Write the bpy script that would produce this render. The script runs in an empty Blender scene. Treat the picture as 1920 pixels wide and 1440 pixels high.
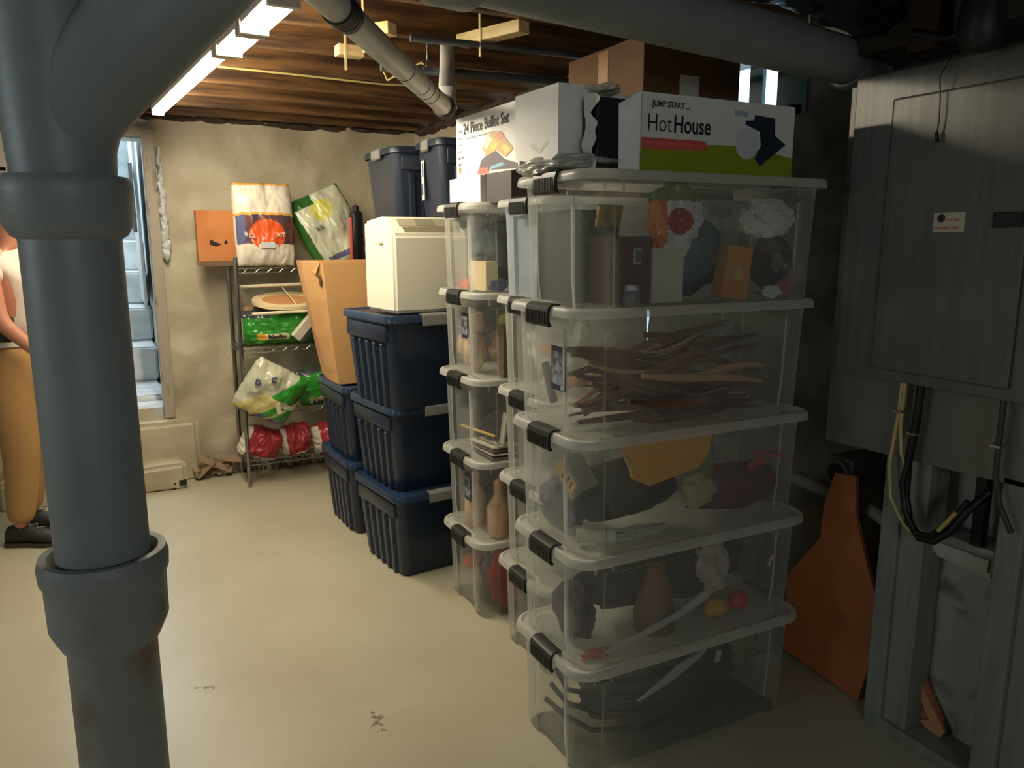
import bpy, bmesh, math, random
from mathutils import Vector, Matrix, noise
PI = math.pi
sc = bpy.context.scene
C = sc.collection
rnd = random.Random(7)

# ---------------------------------------------------------------- camera
cam_d = bpy.data.cameras.new('camera')
cam_d.sensor_width = 36.0
cam_d.sensor_fit = 'HORIZONTAL'
cam_d.lens = 36.0 * 1442.0 / 1920.0
cam_d.clip_start = 0.02
cam = bpy.data.objects.new('camera', cam_d)
C.objects.link(cam)
cam.location = (0, 0, 1.5)
cam.rotation_euler = (math.radians(90 - 10.6), 0, math.radians(-27.0))
sc.camera = cam
# ---------------------------------------------------------------- view and world
sc.view_settings.view_transform = 'Standard'
sc.view_settings.look = 'None'
sc.view_settings.exposure = 0.0
sc.view_settings.gamma = 1.0
sc.view_settings.use_curve_mapping = False
try:
    sc.cycles.transparent_max_bounces = 24
    sc.cycles.max_bounces = 8
except Exception:
    pass
world = bpy.data.worlds.new('sky')
sc.world = world
world.use_nodes = True
bg = world.node_tree.nodes['Background']
bg.inputs[0].default_value = (0.62, 0.84, 1.0, 1)
bg.inputs[1].default_value = 2.6


def area_light(name, loc, rot, sx, sy, power, col):
    d = bpy.data.lights.new(name, 'AREA')
    d.shape = 'RECTANGLE'
    d.size = sx
    d.size_y = sy
    d.energy = power
    d.color = col
    o = bpy.data.objects.new(name, d)
    o.location = loc
    o.rotation_euler = rot
    C.objects.link(o)
    return o


# fill lamps added out of view, tinted like daylight, for the camera-facing sides
area_light('added_fill_left', (-2.95, 1.4, 1.75), (0, -PI / 2, 0), 0.7, 1.3, 15, (0.74, 0.89, 1.0))
area_light('added_fill_front', (0.1, -1.93, 1.75), (PI / 2, 0, 0), 1.4, 0.5, 11, (0.82, 0.92, 1.0))
# daylight falling down the stairwell
area_light('daylight_stairwell', (-0.2, 6.6, 2.9), (-0.45, 0, 0), 1.2, 1.6, 55, (0.8, 0.91, 1.0))


# ---------------------------------------------------------------- materials
def srgb(r, g, b):
    def f(v):
        v /= 255.0
        return v / 12.92 if v <= 0.04045 else ((v + 0.055) / 1.055) ** 2.4
    return (f(r), f(g), f(b), 1.0)


MATS = {}


def mat(name, rgb, rough=0.6, metal=0.0, rgb2=None, nscale=6.0, bump=0.0, bscale=40.0, spec=0.5, lo=0.4, hi=0.6, stretch=None,
        emit=None, estr=0.0, coat=0.0, sheen=0.0):
    if name in MATS:
        return MATS[name]
    m = bpy.data.materials.new(name)
    m.use_nodes = True
    nt = m.node_tree
    b = nt.nodes['Principled BSDF']
    b.inputs['Base Color'].default_value = srgb(*rgb)
    b.inputs['Roughness'].default_value = rough
    b.inputs['Metallic'].default_value = metal
    b.inputs['Specular IOR Level'].default_value = spec
    b.inputs['Coat Weight'].default_value = coat
    tc = nt.nodes.new('ShaderNodeTexCoord')
    src = tc.outputs['Object']
    if stretch:
        mp = nt.nodes.new('ShaderNodeMapping')
        mp.inputs['Scale'].default_value = stretch
        nt.links.new(src, mp.inputs[0])
        src = mp.outputs[0]
    if rgb2:
        n = nt.nodes.new('ShaderNodeTexNoise')
        n.inputs['Scale'].default_value = nscale
        n.inputs['Detail'].default_value = 7
        nt.links.new(src, n.inputs['Vector'])
        r = nt.nodes.new('ShaderNodeValToRGB')
        r.color_ramp.elements[0].position = lo
        r.color_ramp.elements[1].position = hi
        r.color_ramp.elements[0].color = srgb(*rgb)
        r.color_ramp.elements[1].color = srgb(*rgb2)
        nt.links.new(n.outputs[0], r.inputs[0])
        nt.links.new(r.outputs[0], b.inputs['Base Color'])
    if bump:
        n2 = nt.nodes.new('ShaderNodeTexNoise')
        n2.inputs['Scale'].default_value = bscale
        n2.inputs['Detail'].default_value = 5
        nt.links.new(src, n2.inputs['Vector'])
        bp = nt.nodes.new('ShaderNodeBump')
        bp.inputs['Strength'].default_value = bump
        bp.inputs['Distance'].default_value = 0.01
        nt.links.new(n2.outputs[0], bp.inputs['Height'])
        nt.links.new(bp.outputs[0], b.inputs['Normal'])
    if emit:
        b.inputs['Emission Color'].default_value = srgb(*emit)
        b.inputs['Emission Strength'].default_value = estr
    MATS[name] = m
    return m


def clear_mat(name, rgb, rough, fac0, fac1, tint=(0.95, 0.96, 0.95)):
    """hazy translucent polypropylene: partly see-through, denser where looked at along the wall"""
    m = bpy.data.materials.new(name)
    m.use_nodes = True
    nt = m.node_tree
    N = nt.nodes
    N.remove(N['Principled BSDF'])
    out = N['Material Output']
    tr = N.new('ShaderNodeBsdfTransparent')
    tr.inputs[0].default_value = (*tint, 1)
    pr = N.new('ShaderNodeBsdfPrincipled')
    pr.inputs['Base Color'].default_value = srgb(*rgb)
    pr.inputs['Roughness'].default_value = rough
    tl = N.new('ShaderNodeBsdfTranslucent')
    tl.inputs[0].default_value = srgb(*rgb)
    mx = N.new('ShaderNodeMixShader')
    mx.inputs[0].default_value = 0.45
    nt.links.new(pr.outputs[0], mx.inputs[1])
    nt.links.new(tl.outputs[0], mx.inputs[2])
    lw = N.new('ShaderNodeLayerWeight')
    lw.inputs[0].default_value = 0.35
    mr = N.new('ShaderNodeMapRange')
    mr.inputs['To Min'].default_value = fac0
    mr.inputs['To Max'].default_value = fac1
    nt.links.new(lw.outputs['Facing'], mr.inputs[0])
    m2 = N.new('ShaderNodeMixShader')
    nt.links.new(mr.outputs[0], m2.inputs[0])
    nt.links.new(tr.outputs[0], m2.inputs[1])
    nt.links.new(mx.outputs[0], m2.inputs[2])
    nt.links.new(m2.outputs[0], out.inputs[0])
    MATS[name] = m
    return m


PIPE = mat('grey_pipe_paint', (142, 148, 144), 0.45, rgb2=(134, 140, 135), nscale=5, bump=0.12, bscale=25)
PIPE_RUST = mat('rusty_grey_paint', (138, 142, 138), 0.5, rgb2=(120, 92, 70), nscale=9, lo=0.5, hi=0.72, bump=0.3, bscale=30)
WHITE_PIPE = mat('white_pipe', (196, 196, 188), 0.4, rgb2=(176, 172, 160), nscale=4)
BLACK_RUBBER = mat('black_rubber', (24, 24, 24), 0.6)
STEEL = mat('bright_steel', (190, 190, 190), 0.25, 1.0)
CHROME = mat('shelf_chrome', (150, 150, 145), 0.28, 1.0)
FLOORM = mat('painted_concrete', (188, 181, 156), 0.34, rgb2=(176, 168, 142), nscale=2.2, lo=0.35, hi=0.7, bump=0.06, bscale=14)
WALLM = mat('rough_whitewash', (194, 186, 160), 0.55, rgb2=(176, 166, 138), nscale=3.5, lo=0.35, hi=0.65, bump=0.8, bscale=13)
WALLW = mat('white_stair_paint', (214, 218, 216), 0.5, rgb2=(190, 194, 192), nscale=6, bump=0.4, bscale=20)
WALLD = mat('grey_block', (120, 118, 106), 0.75, rgb2=(88, 86, 78), nscale=5, bump=0.5, bscale=22)
JOIST = mat('old_joist_wood', (116, 80, 42), 0.6, rgb2=(62, 40, 20), nscale=2.5, stretch=(1, 12, 12), bump=0.2, bscale=20)
BOARD = mat('subfloor_boards', (92, 60, 34), 0.75, rgb2=(58, 36, 20), nscale=3, stretch=(8, 1, 1), bump=0.2, bscale=20)
DARKWOOD = mat('dark_wood', (70, 46, 26), 0.7, rgb2=(44, 28, 16), nscale=4, stretch=(6, 6, 1))
POSTW = mat('painted_post', (172, 164, 148), 0.6, rgb2=(120, 98, 78), nscale=7, lo=0.58, hi=0.75, stretch=(3, 3, 1), bump=0.2)
PINE = mat('pale_pine', (226, 204, 150), 0.6, rgb2=(206, 178, 120), nscale=5, stretch=(1, 6, 6))
RUBBLE = mat('crumbling_plaster', (176, 160, 130), 0.85, rgb2=(110, 88, 66), nscale=14, bump=0.7, bscale=30)
CRACK = mat('dark_crack', (46, 36, 28), 0.9)
CLEAR = clear_mat('clear_bin_plastic', (230, 230, 222), 0.22, 0.15, 0.58)
CLEARE = clear_mat('clear_bin_edge', (244, 244, 238), 0.2, 0.75, 0.95)
CLEARB = clear_mat('clear_bin_plastic_blue', (214, 222, 232), 0.28, 0.34, 0.85)
LIDM = clear_mat('frosted_lid_plastic', (232, 231, 222), 0.3, 0.66, 0.93)
LATCH = mat('black_latch', (38, 38, 36), 0.42)
NAVY = mat('navy_plastic', (26, 40, 60), 0.33)
NAVYL = mat('navy_lid_plastic', (34, 52, 76), 0.28)
NAVYD = mat('navy_tote_plastic_grey', (44, 52, 66), 0.36)
GREYL = mat('grey_latch', (138, 138, 132), 0.45)
CARD = mat('brown_cardboard', (196, 146, 88), 0.75, rgb2=(184, 132, 76), nscale=3)
CARDR = mat('worn_cardboard', (202, 154, 98), 0.75, rgb2=(190, 120, 84), nscale=3.2, lo=0.52, hi=0.7)
CARDO = mat('orange_cardboard', (192, 124, 68), 0.75, rgb2=(178, 108, 56), nscale=5)
CARDD = mat('dark_cardboard', (102, 74, 48), 0.8, rgb2=(90, 64, 40), nscale=3)
WCARD = mat('white_carton', (236, 234, 226), 0.5)
CREAM = mat('cream_plastic', (236, 230, 208), 0.4)
CREAMD = mat('cream_vent', (176, 166, 140), 0.5)
INK = mat('black_ink', (26, 26, 28), 0.6)
INKG = mat('grey_ink', (120, 120, 120), 0.6)
GREENY = mat('lime_green_print', (150, 160, 30), 0.5)
CORAL = mat('coral_print', (226, 96, 84), 0.5)
YEL = mat('yellow_print', (226, 178, 70), 0.5)
REDP = mat('red_print', (190, 60, 50), 0.5)
BLUEP = mat('blue_print', (90, 140, 180), 0.5)
DARKP = mat('dark_print', (46, 40, 44), 0.5)
PANEL = mat('panel_grey', (112, 112, 106), 0.38, metal=0.25, rgb2=(104, 104, 98), nscale=8, stretch=(1, 8, 0.4))
PANELB = mat('backing_grey', (120, 120, 112), 0.38, metal=0.25)
STUDM = mat('grey_painted_stud', (138, 142, 132), 0.6, rgb2=(124, 128, 118), nscale=6, stretch=(4, 4, 0.6), bump=0.2)
RUSTP = mat('rust_brown_sheet', (200, 124, 76), 0.65, rgb2=(178, 106, 62), nscale=3)
CABLE = mat('black_cable', (18, 18, 18), 0.4)
YWIRE = mat('yellow_cable', (196, 176, 110), 0.45)
PLAS_BAG = mat('black_plastic_sheet', (20, 24, 24), 0.25, bump=0.5, bscale=25)
SILVER = mat('crumpled_grey_plastic', (160, 158, 148), 0.35, bump=0.4, bscale=20)
SKIN = mat('skin', (186, 124, 96), 0.55)
GLASS = clear_mat('window_glass', (220, 235, 240), 0.1, 0.08, 0.4)
LIGHTM = mat('lit_tube', (255, 250, 240), 0.5, emit=(255, 241, 214), estr=120.0)


def cm(name, *a, **k):
    return mat(name, *a, **k)


# ---------------------------------------------------------------- mesh helpers
class MB:
    def __init__(s):
        s.bm = bmesh.new()
        s.mi = 0

    def _faces(s, fs):
        for f in fs:
            f.material_index = s.mi

    def box(s, x0, x1, y0, y1, z0, z1, bev=0.0, M=None):
        vs = [s.bm.verts.new(p) for p in ((x0, y0, z0), (x1, y0, z0), (x1, y1, z0), (x0, y1, z0),
                                          (x0, y0, z1), (x1, y0, z1), (x1, y1, z1), (x0, y1, z1))]
        fs = [s.bm.faces.new([vs[i] for i in q]) for q in ((0, 3, 2, 1), (4, 5, 6, 7), (0, 1, 5, 4), (1, 2, 6, 5), (2, 3, 7, 6), (3, 0, 4, 7))]
        s._faces(fs)
        if bev > 0:
            es = list({e for f in fs for e in f.edges})
            r = bmesh.ops.bevel(s.bm, geom=es, offset=bev, segments=2, affect='EDGES', profile=0.5)
            s._faces(r['faces'])
            if M:
                vs2 = {v for f in r['faces'] for v in f.verts} | {v for v in vs if v.is_valid}
                for v in vs2:
                    v.co = M @ v.co
        elif M:
            for v in vs:
                v.co = M @ v.co
        return s

    def loft(s, rings, cap0=True, cap1=True, closed=True):
        R = [[s.bm.verts.new(p) for p in r] for r in rings]
        n = len(R[0])
        fs = []
        for a, b in zip(R[:-1], R[1:]):
            for i in range(n if closed else n - 1):
                j = (i + 1) % n
                try:
                    fs.append(s.bm.faces.new((a[i], a[j], b[j], b[i])))
                except ValueError:
                    pass
        if cap0:
            fs.append(s.bm.faces.new(list(reversed(R[0]))))
        if cap1:
            fs.append(s.bm.faces.new(R[-1]))
        s._faces(fs)
        return s

    def tube(s, pts, r, seg=12, caps=True):
        pts = [Vector(p) for p in pts]
        rs = r if isinstance(r, (list, tuple)) else [r] * len(pts)
        rings = []
        up = None
        for i, p in enumerate(pts):
            t = (pts[min(i + 1, len(pts) - 1)] - pts[max(i - 1, 0)]).normalized()
            if up is None:
                up = Vector((0, 0, 1)) if abs(t.z) < 0.9 else Vector((1, 0, 0))
            a = t.cross(up)
            if a.length < 1e-5:
                a = t.orthogonal()
            a.normalize()
            b = t.cross(a).normalized()
            up = -b if False else up
            rings.append([p + (a * math.cos(2 * PI * k / seg) + b * math.sin(2 * PI * k / seg)) * rs[i] for k in range(seg)])
        s.loft(rings, caps, caps)
        return s

    def lathe(s, prof, c=(0, 0, 0), seg=40, caps=True, M=None):
        rings = []
        for r, z in prof:
            ring = [Vector((c[0] + r * math.cos(2 * PI * k / seg), c[1] + r * math.sin(2 * PI * k / seg), c[2] + z)) for k in range(seg)]
            if M:
                ring = [M @ p for p in ring]
            rings.append(ring)
        s.loft(rings, caps, caps)
        return s

    def prism(s, poly, d0, d1, axis='z', M=None):
        def P(a, b, d):
            p = {'z': Vector((a, b, d)), 'x': Vector((d, a, b)), 'y': Vector((a, d, b))}[axis]
            return M @ p if M else p
        s.loft([[P(a, b, d0) for a, b in poly], [P(a, b, d1) for a, b in poly]])
        return s

    def blob(s, c, rad, seed=0, amp=0.25, fr=3.0, sub=4, flat=None):
        before = set(s.bm.verts)
        r = bmesh.ops.create_icosphere(s.bm, subdivisions=sub, radius=1.0)
        sd = Vector((seed * 3.1, seed * 1.7, seed * 0.9))
        for v in r['verts']:
            n = noise.fractal(v.co * fr * 0.5 + sd, 0.8, 2.0, 4)
            k = 1 + amp * n
            v.co = Vector((v.co.x * rad[0] * k, v.co.y * rad[1] * k, v.co.z * rad[2] * k)) + Vector(c)
            if flat is not None and v.co.z < flat:
                v.co.z = flat
        for v in r['verts']:
            for f in v.link_faces:
                f.material_index = s.mi
        return s

    def fin(s):
        bmesh.ops.recalc_face_normals(s.bm, faces=s.bm.faces)
        return s


def obj(name, mb, m, parent=None, smooth=True, loc=None, rot=None, ang=35):
    me = bpy.data.meshes.new(name)
    mb.fin()
    mb.bm.to_mesh(me)
    mb.bm.free()
    ms = m if isinstance(m, (list, tuple)) else [m]
    for x in ms:
        me.materials.append(x)
    if smooth:
        for p in me.polygons:
            p.use_smooth = True
        try:
            me.set_sharp_from_angle(angle=math.radians(ang))
        except Exception:
            pass
    o = bpy.data.objects.new(name, me)
    C.objects.link(o)
    if parent:
        o.parent = parent
    if loc:
        o.location = loc
    if rot:
        o.rotation_euler = rot
    return o


def tag(o, label, cat, group=None, kind=None):
    o['label'] = label
    o['category'] = cat
    if group:
        o['group'] = group
    if kind:
        o['kind'] = kind
    return o


def struct(o):
    o['kind'] = 'structure'
    return o


def thing(name, label, cat, loc=(0, 0, 0), rz=0.0, group=None):
    o = bpy.data.objects.new(name, None)
    o.empty_display_size = 0.05
    C.objects.link(o)
    o.location = loc
    o.rotation_euler = (0, 0, rz)
    return tag(o, label, cat, group)


def dup(root, loc, rz=0.0, label=None, sz=1.0, group=None):
    r = root.copy()
    C.objects.link(r)
    r.location = loc
    r.rotation_euler = (0, 0, rz)
    r.scale = (1, 1, sz)
    if label:
        r['label'] = label
    if group:
        r['group'] = group
    for ch in list(root.children):
        c = ch.copy()
        C.objects.link(c)
        c.parent = r
        for g in ch.children:
            d = g.copy()
            C.objects.link(d)
            d.parent = c
    return r


def text(name, body, size, M, m, parent, depth=0.0006, sx=1.0, bold=0.0, align='LEFT'):
    """lettering as a mesh; M maps text plane (x right, y up) to the parent's space"""
    cu = bpy.data.curves.new(name, 'FONT')
    cu.body = body
    cu.size = size
    cu.extrude = depth
    cu.offset = bold
    cu.align_x = align
    cu.resolution_u = 3
    t = bpy.data.objects.new(name, cu)
    C.objects.link(t)
    dg = bpy.context.evaluated_depsgraph_get()
    dg.update()
    me = bpy.data.meshes.new_from_object(t.evaluated_get(dg))
    bpy.data.objects.remove(t)
    bpy.data.curves.remove(cu)
    me.transform(Matrix.Diagonal((sx, 1, 1, 1)))
    me.transform(M)
    me.materials.clear()
    me.materials.append(m)
    o = bpy.data.objects.new(name, me)
    C.objects.link(o)
    o.parent = parent
    return o


def frame(o, xr, yu):
    """matrix with origin o, text x along xr and text y along yu"""
    x = Vector(xr).normalized()
    y = Vector(yu).normalized()
    z = x.cross(y)
    return Matrix(((x.x, y.x, z.x, o[0]), (x.y, y.y, z.y, o[1]), (x.z, y.z, z.z, o[2]), (0, 0, 0, 1)))


# ---------------------------------------------------------------- the room
WB = 5.25


def rough_plane(name, u0, u1, v0, v1, P, holes, m, step=0.05, amp=0.012, fr=4.0, edge_amp=1.0):
    """a lumpy plastered wall; P(u, v, d) -> point, d is outward lump"""
    us = [u0]
    while us[-1] < u1 - 1e-6:
        us.append(min(us[-1] + step, u1))
    vs = [v0]
    while vs[-1] < v1 - 1e-6:
        vs.append(min(vs[-1] + step, v1))
    for h in holes:
        us += [h[0], h[1]]
        vs += [h[2], h[3]]
    us = sorted({round(u, 4) for u in us})
    vs = sorted({round(v, 4) for v in vs})
    mb = MB()
    g = {}
    for i, u in enumerate(us):
        for j, v in enumerate(vs):
            d = amp * noise.fractal(Vector((u * fr, v * fr, 3.3)), 0.9, 2.0, 4)
            g[i, j] = mb.bm.verts.new(P(u, v, d))
    for i in range(len(us) - 1):
        for j in range(len(vs) - 1):
            uc = (us[i] + us[i + 1]) / 2
            vc = (vs[j] + vs[j + 1]) / 2
            if any(h[0] < uc < h[1] and h[2] < vc < h[3] for h in holes):
                continue
            mb.bm.faces.new((g[i, j], g[i + 1, j], g[i + 1, j + 1], g[i, j + 1]))
    return struct(obj(name, mb, m))


# floor with worn paint stains
mb = MB()
mb.box(-3.05, 2.6, -2.05, WB + 0.2, -0.1, 0)
floor = struct(obj('floor', mb, FLOORM, smooth=False))
# the wear marks in the paint belong to the floor's own material
nt = FLOORM.node_tree
bs = nt.nodes['Principled BSDF']
old = bs.inputs['Base Color'].links[0].from_socket
tc = nt.nodes.new('ShaderNodeTexCoord')
acc = old
for (px, py, sx, sy, sd, thr) in ((0.33, 1.84, 0.09, 0.07, 5, 0.50), (1.42, 1.42, 0.06, 0.035, 9, 0.50), (0.15, 2.6, 0.05, 0.04, 2, 0.6),
                                  (-0.35, 1.6, 0.10, 0.03, 12, 0.58), (0.62, 2.15, 0.04, 0.12, 7, 0.62)):
    mp = nt.nodes.new('ShaderNodeMapping')
    mp.inputs['Location'].default_value = (-px / sx, -py / sy, 0)
    mp.inputs['Scale'].default_value = (1 / sx, 1 / sy, 1)
    nt.links.new(tc.outputs['Object'], mp.inputs[0])
    gr = nt.nodes.new('ShaderNodeTexGradient')
    gr.gradient_type = 'SPHERICAL'
    nt.links.new(mp.outputs[0], gr.inputs[0])
    nz = nt.nodes.new('ShaderNodeTexNoise')
    nz.inputs['Scale'].default_value = 38
    nz.inputs['Detail'].default_value = 6
    mp2 = nt.nodes.new('ShaderNodeMapping')
    mp2.inputs['Location'].default_value = (sd, sd * 2, 0)
    nt.links.new(tc.outputs['Object'], mp2.inputs[0])
    nt.links.new(mp2.outputs[0], nz.inputs['Vector'])
    mul = nt.nodes.new('ShaderNodeMath')
    mul.operation = 'MULTIPLY_ADD'
    nt.links.new(gr.outputs['Fac'], mul.inputs[0])
    mul.inputs[1].default_value = 0.25
    nt.links.new(nz.outputs[0], mul.inputs[2])
    gt = nt.nodes.new('ShaderNodeMapRange')
    gt.inputs['From Min'].default_value = 0.68
    gt.inputs['From Max'].default_value = 0.74
    gt.inputs['To Max'].default_value = 0.75
    nt.links.new(mul.outputs[0], gt.inputs[0])
    mask = nt.nodes.new('ShaderNodeMath')
    mask.operation = 'MULTIPLY'
    gg = nt.nodes.new('ShaderNodeMath')
    gg.operation = 'GREATER_THAN'
    gg.inputs[1].default_value = 0.02
    nt.links.new(gr.outputs['Fac'], gg.inputs[0])
    nt.links.new(gt.outputs[0], mask.inputs[0])
    nt.links.new(gg.outputs[0], mask.inputs[1])
    mx = nt.nodes.new('ShaderNodeMixRGB')
    nt.links.new(mask.outputs[0], mx.inputs[0])
    nt.links.new(acc, mx.inputs[1])
    mx.inputs[2].default_value = srgb(84, 76, 58)
    acc = mx.outputs[0]
nt.links.new(acc, bs.inputs['Base Color'])

# walls
OPX0, OPX1, OPZ0, OPZ1 = -0.40, 0.20, 0.46, 2.10
rough_plane('wall_back', -3.0, 2.32, 0.0, 2.24, lambda u, v, d: (u, WB - d, v),
            [(OPX0, OPX1, OPZ0, OPZ1), (-1.45, -0.505, 1.90, 2.09)], WALLM, 0.035, 0.03, 3.8)
rough_plane('wall_right', 3.05, WB, 0.0, 2.24, lambda u, v, d: (1.92 - d, u, v), [], WALLM, 0.06, 0.02, 3.5)
rough_plane('wall_right', -2.0, 3.05, 0.0, 2.24, lambda u, v, d: (2.3 - d, u, v), [(2.16, 2.62, 1.99, 2.2)], WALLD, 0.06, 0.02, 4.0)
rough_plane('wall_right', 1.92, 2.3, 0.0, 2.24, lambda u, v, d: (u, 3.05 - d, v), [], WALLD, 0.06, 0.01, 4.0)
rough_plane('wall_left', -2.0, WB, 0.0, 2.24, lambda u, v, d: (-3.0 + d, u, v), [], WALLM, 0.1, 0.02, 3.5)
rough_plane('wall_front', -3.0, 2.3, 0.0, 2.24, lambda u, v, d: (u, -2.0 + d, v), [], WALLM, 0.1, 0.02, 3.5)
# upper band of the walls up to the subfloor (rim joists)
mb = MB()
mb.box(-3.0, 2.35, WB + 0.0, WB + 0.2, 2.225, 2.45)
struct(obj('trim_1', mb, DARKWOOD, smooth=False))
mb = MB()
mb.box(2.3, 2.5, -2.0, WB, 2.225, 2.45)
struct(obj('trim_2', mb, DARKWOOD, smooth=False))
mb = MB()
mb.box(-3.2, -3.0, -2.0, WB, 2.225, 2.45)
mb.box(-3.0, 2.3, -2.2, -2.0, 2.225, 2.45)
struct(obj('trim_3', mb, DARKWOOD, smooth=False))
# dark stone edge running along the top of the walls
mb = MB()
for k in range(26):
    x = -2.9 + k * 0.185 + rnd.uniform(-0.01, 0.01)
    if x < 1.9:
        mb.blob((x, WB - 0.0, 2.225), (0.12, 0.035, 0.016 + 0.012 * rnd.random()), k, 0.5, 3, 2)
for k in range(12):
    mb.blob((1.92, 3.1 + k * 0.18, 2.215), (0.045, 0.12, 0.02 + 0.02 * rnd.random()), k + 40, 0.5, 3, 2)
struct(obj('trim_4', mb, mat('sooty_stone', (66, 50, 40), 0.9, bump=0.4)))

# ceiling boards with the joists under them
mb = MB()
for k in range(30):
    y = -2.0 + k * 0.25
    mb.box(-3.2, 2.5, y + 0.003, y + 0.247, 2.425, 2.45)
ceiling = struct(obj('ceiling', mb, BOARD, smooth=False))
JY = [5.12, 4.76, 4.40, 4.02, 3.63, 3.22, 2.83, 2.42, 2.02, 1.62, 1.22, 0.82, 0.42, 0.02, -0.38, -0.78, -1.18, -1.58]
for y in JY:
    mb = MB()
    mb.box(-2.98, 2.28, y - 0.022, y + 0.022, 2.225, 2.424, 0.004)
    obj('joist', mb, JOIST, ceiling, smooth=False)

# egress opening in the back wall: jambs, sill, post, steps
mb = MB()
mb.box(OPX0 - 0.25, OPX0, WB, WB + 0.24, 0.0, 2.22)
mb.box(OPX1, OPX1 + 0.20, WB + 0.07, WB + 0.24, 0.0, 2.22)
mb.box(OPX1, OPX1 + 0.03, WB + 0.0, WB + 0.08, 0.4, 2.22)
mb.box(OPX0, OPX1, WB, WB + 0.24, OPZ1, 2.22)
mb.box(OPX0, OPX1, WB, WB + 0.24, 0.0, OPZ0)
struct(obj('door_1', mb, WALLW, smooth=False))
mb = MB()
mb.box(OPX1 - 0.005, OPX1 + 0.062, WB - 0.035, WB + 0.03, 0.39, 2.15, 0.006)
post = struct(obj('trim_5', mb, POSTW, smooth=False))
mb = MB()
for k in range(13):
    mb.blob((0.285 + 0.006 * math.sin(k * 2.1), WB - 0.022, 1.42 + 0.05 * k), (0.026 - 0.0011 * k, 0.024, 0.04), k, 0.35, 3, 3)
struct(obj('trim_15', mb, WALLW))  # daylight on the wall beside the post, modelled as white lumps
mb = MB()
mb.box(OPX0 - 0.06, OPX1 + 0.06, WB - 0.03, WB + 0.03, 2.10, 2.16, 0.005)
struct(obj('trim_6', mb, POSTW, smooth=False))


def lumpy_block(name, x0, x1, y0, y1, z0, z1, m, bev=0.02, amp=0.006, cuts=8):
    mb = MB()
    mb.box(x0, x1, y0, y1, z0, z1)
    bmesh.ops.bevel(mb.bm, geom=list(mb.bm.edges), offset=bev, segments=3, affect='EDGES')
    bmesh.ops.subdivide_edges(mb.bm, edges=[e for e in mb.bm.edges if e.calc_length() > 0.08], cuts=cuts, use_grid_fill=True)
    for v in mb.bm.verts:
        n = noise.noise_vector(v.co * 9)
        v.co += n * amp
    return obj(name, mb, m)


struct(lumpy_block('trim_7', OPX0 - 0.2, 0.385, WB - 0.13, WB + 0.05, -0.02, 0.385, WALLM, 0.03))
struct(lumpy_block('trim_8', OPX0 - 0.3, 0.285, 4.95, WB - 0.10, -0.02, 0.155, WALLM, 0.025))
mb = MB()
mb.box(0.235, 0.278, 4.944, 4.96, 0.02, 0.055)
mb.box(0.205, 0.215, 4.944, 4.96, 0.03, 0.045)
mb.box(0.20, 0.215, 4.944, 4.96, 0.0, 0.012)
struct(obj('trim_9', mb, CRACK, smooth=False))

# plaster peeling off the foot of the back wall
mb = MB()
for k in range(16):
    x = 0.34 + k * 0.055
    mb.blob((x, WB - 0.045 - rnd.uniform(0, 0.06), 0.02 + 0.03 * rnd.random()), (0.05, 0.06, 0.035 + 0.03 * rnd.random()), k + 3, 0.7, 4, 3)
tag(obj('plaster_rubble', mb, RUBBLE), 'crumbled plaster and grit along the foot of the back wall beside the step', 'rubble', kind='stuff')
for k, (x, y, z, a, L) in enumerate(((0.46, 5.09, 0.09, 0.5, 0.11), (0.40, 5.08, 0.07, -0.75, 0.07), (0.60, 5.11, 0.10, 0.2, 0.09))):
    mb = MB()
    M = Matrix.Translation((x, y, z)) @ Matrix.Rotation(a, 4, 'Y') @ Matrix.Rotation(0.6, 4, 'X')
    mb.box(-L, L, -0.025, 0.025, -0.004, 0.004, 0, M)
    tag(obj('plaster_flake', mb, mat('flake', (150, 124, 98), 0.8)),
        ['longest peeling plaster flake lying in the rubble between step and rack', 'small flake of plaster nearest the concrete step',
         'plaster flake in the rubble closest to the wire rack'][k], 'flake', 'peeling flakes at the wall foot')

# stairwell outside
mb = MB()
mb.box(OPX0 - 0.2, OPX0 - 0.02, WB + 0.24, 8.4, -0.1, 2.6)
mb.box(OPX1 + 0.02, OPX1 + 0.2, WB + 0.24, 8.4, -0.1, 2.6)
mb.box(OPX0 - 0.2, OPX1 + 0.2, 8.4, 8.6, -0.1, 2.6)
struct(obj('wall_stairwell', mb, WALLW, smooth=False))
for k in range(5):
    z = 0.50 + 0.25 * k
    y0 = WB + 0.245 + (0 if k == 0 else 0.55 + 0.38 * (k - 1))
    struct(lumpy_block('trim_%d' % (10 + k), OPX0 - 0.015, OPX1 + 0.015, y0, 8.39, z - 0.25, z, WALLW, 0.015, 0.004, 4))
mb = MB()
mb.blob((-0.20, 5.98, 0.84), (0.16, 0.12, 0.11), 4, 0.3, 3, 4, 0.755)
tag(obj('stone', mb, mat('grey_stone', (126, 120, 112), 0.8, bump=0.4)), 'rounded grey stone lying on a white stair in the stairwell', 'stone')
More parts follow.
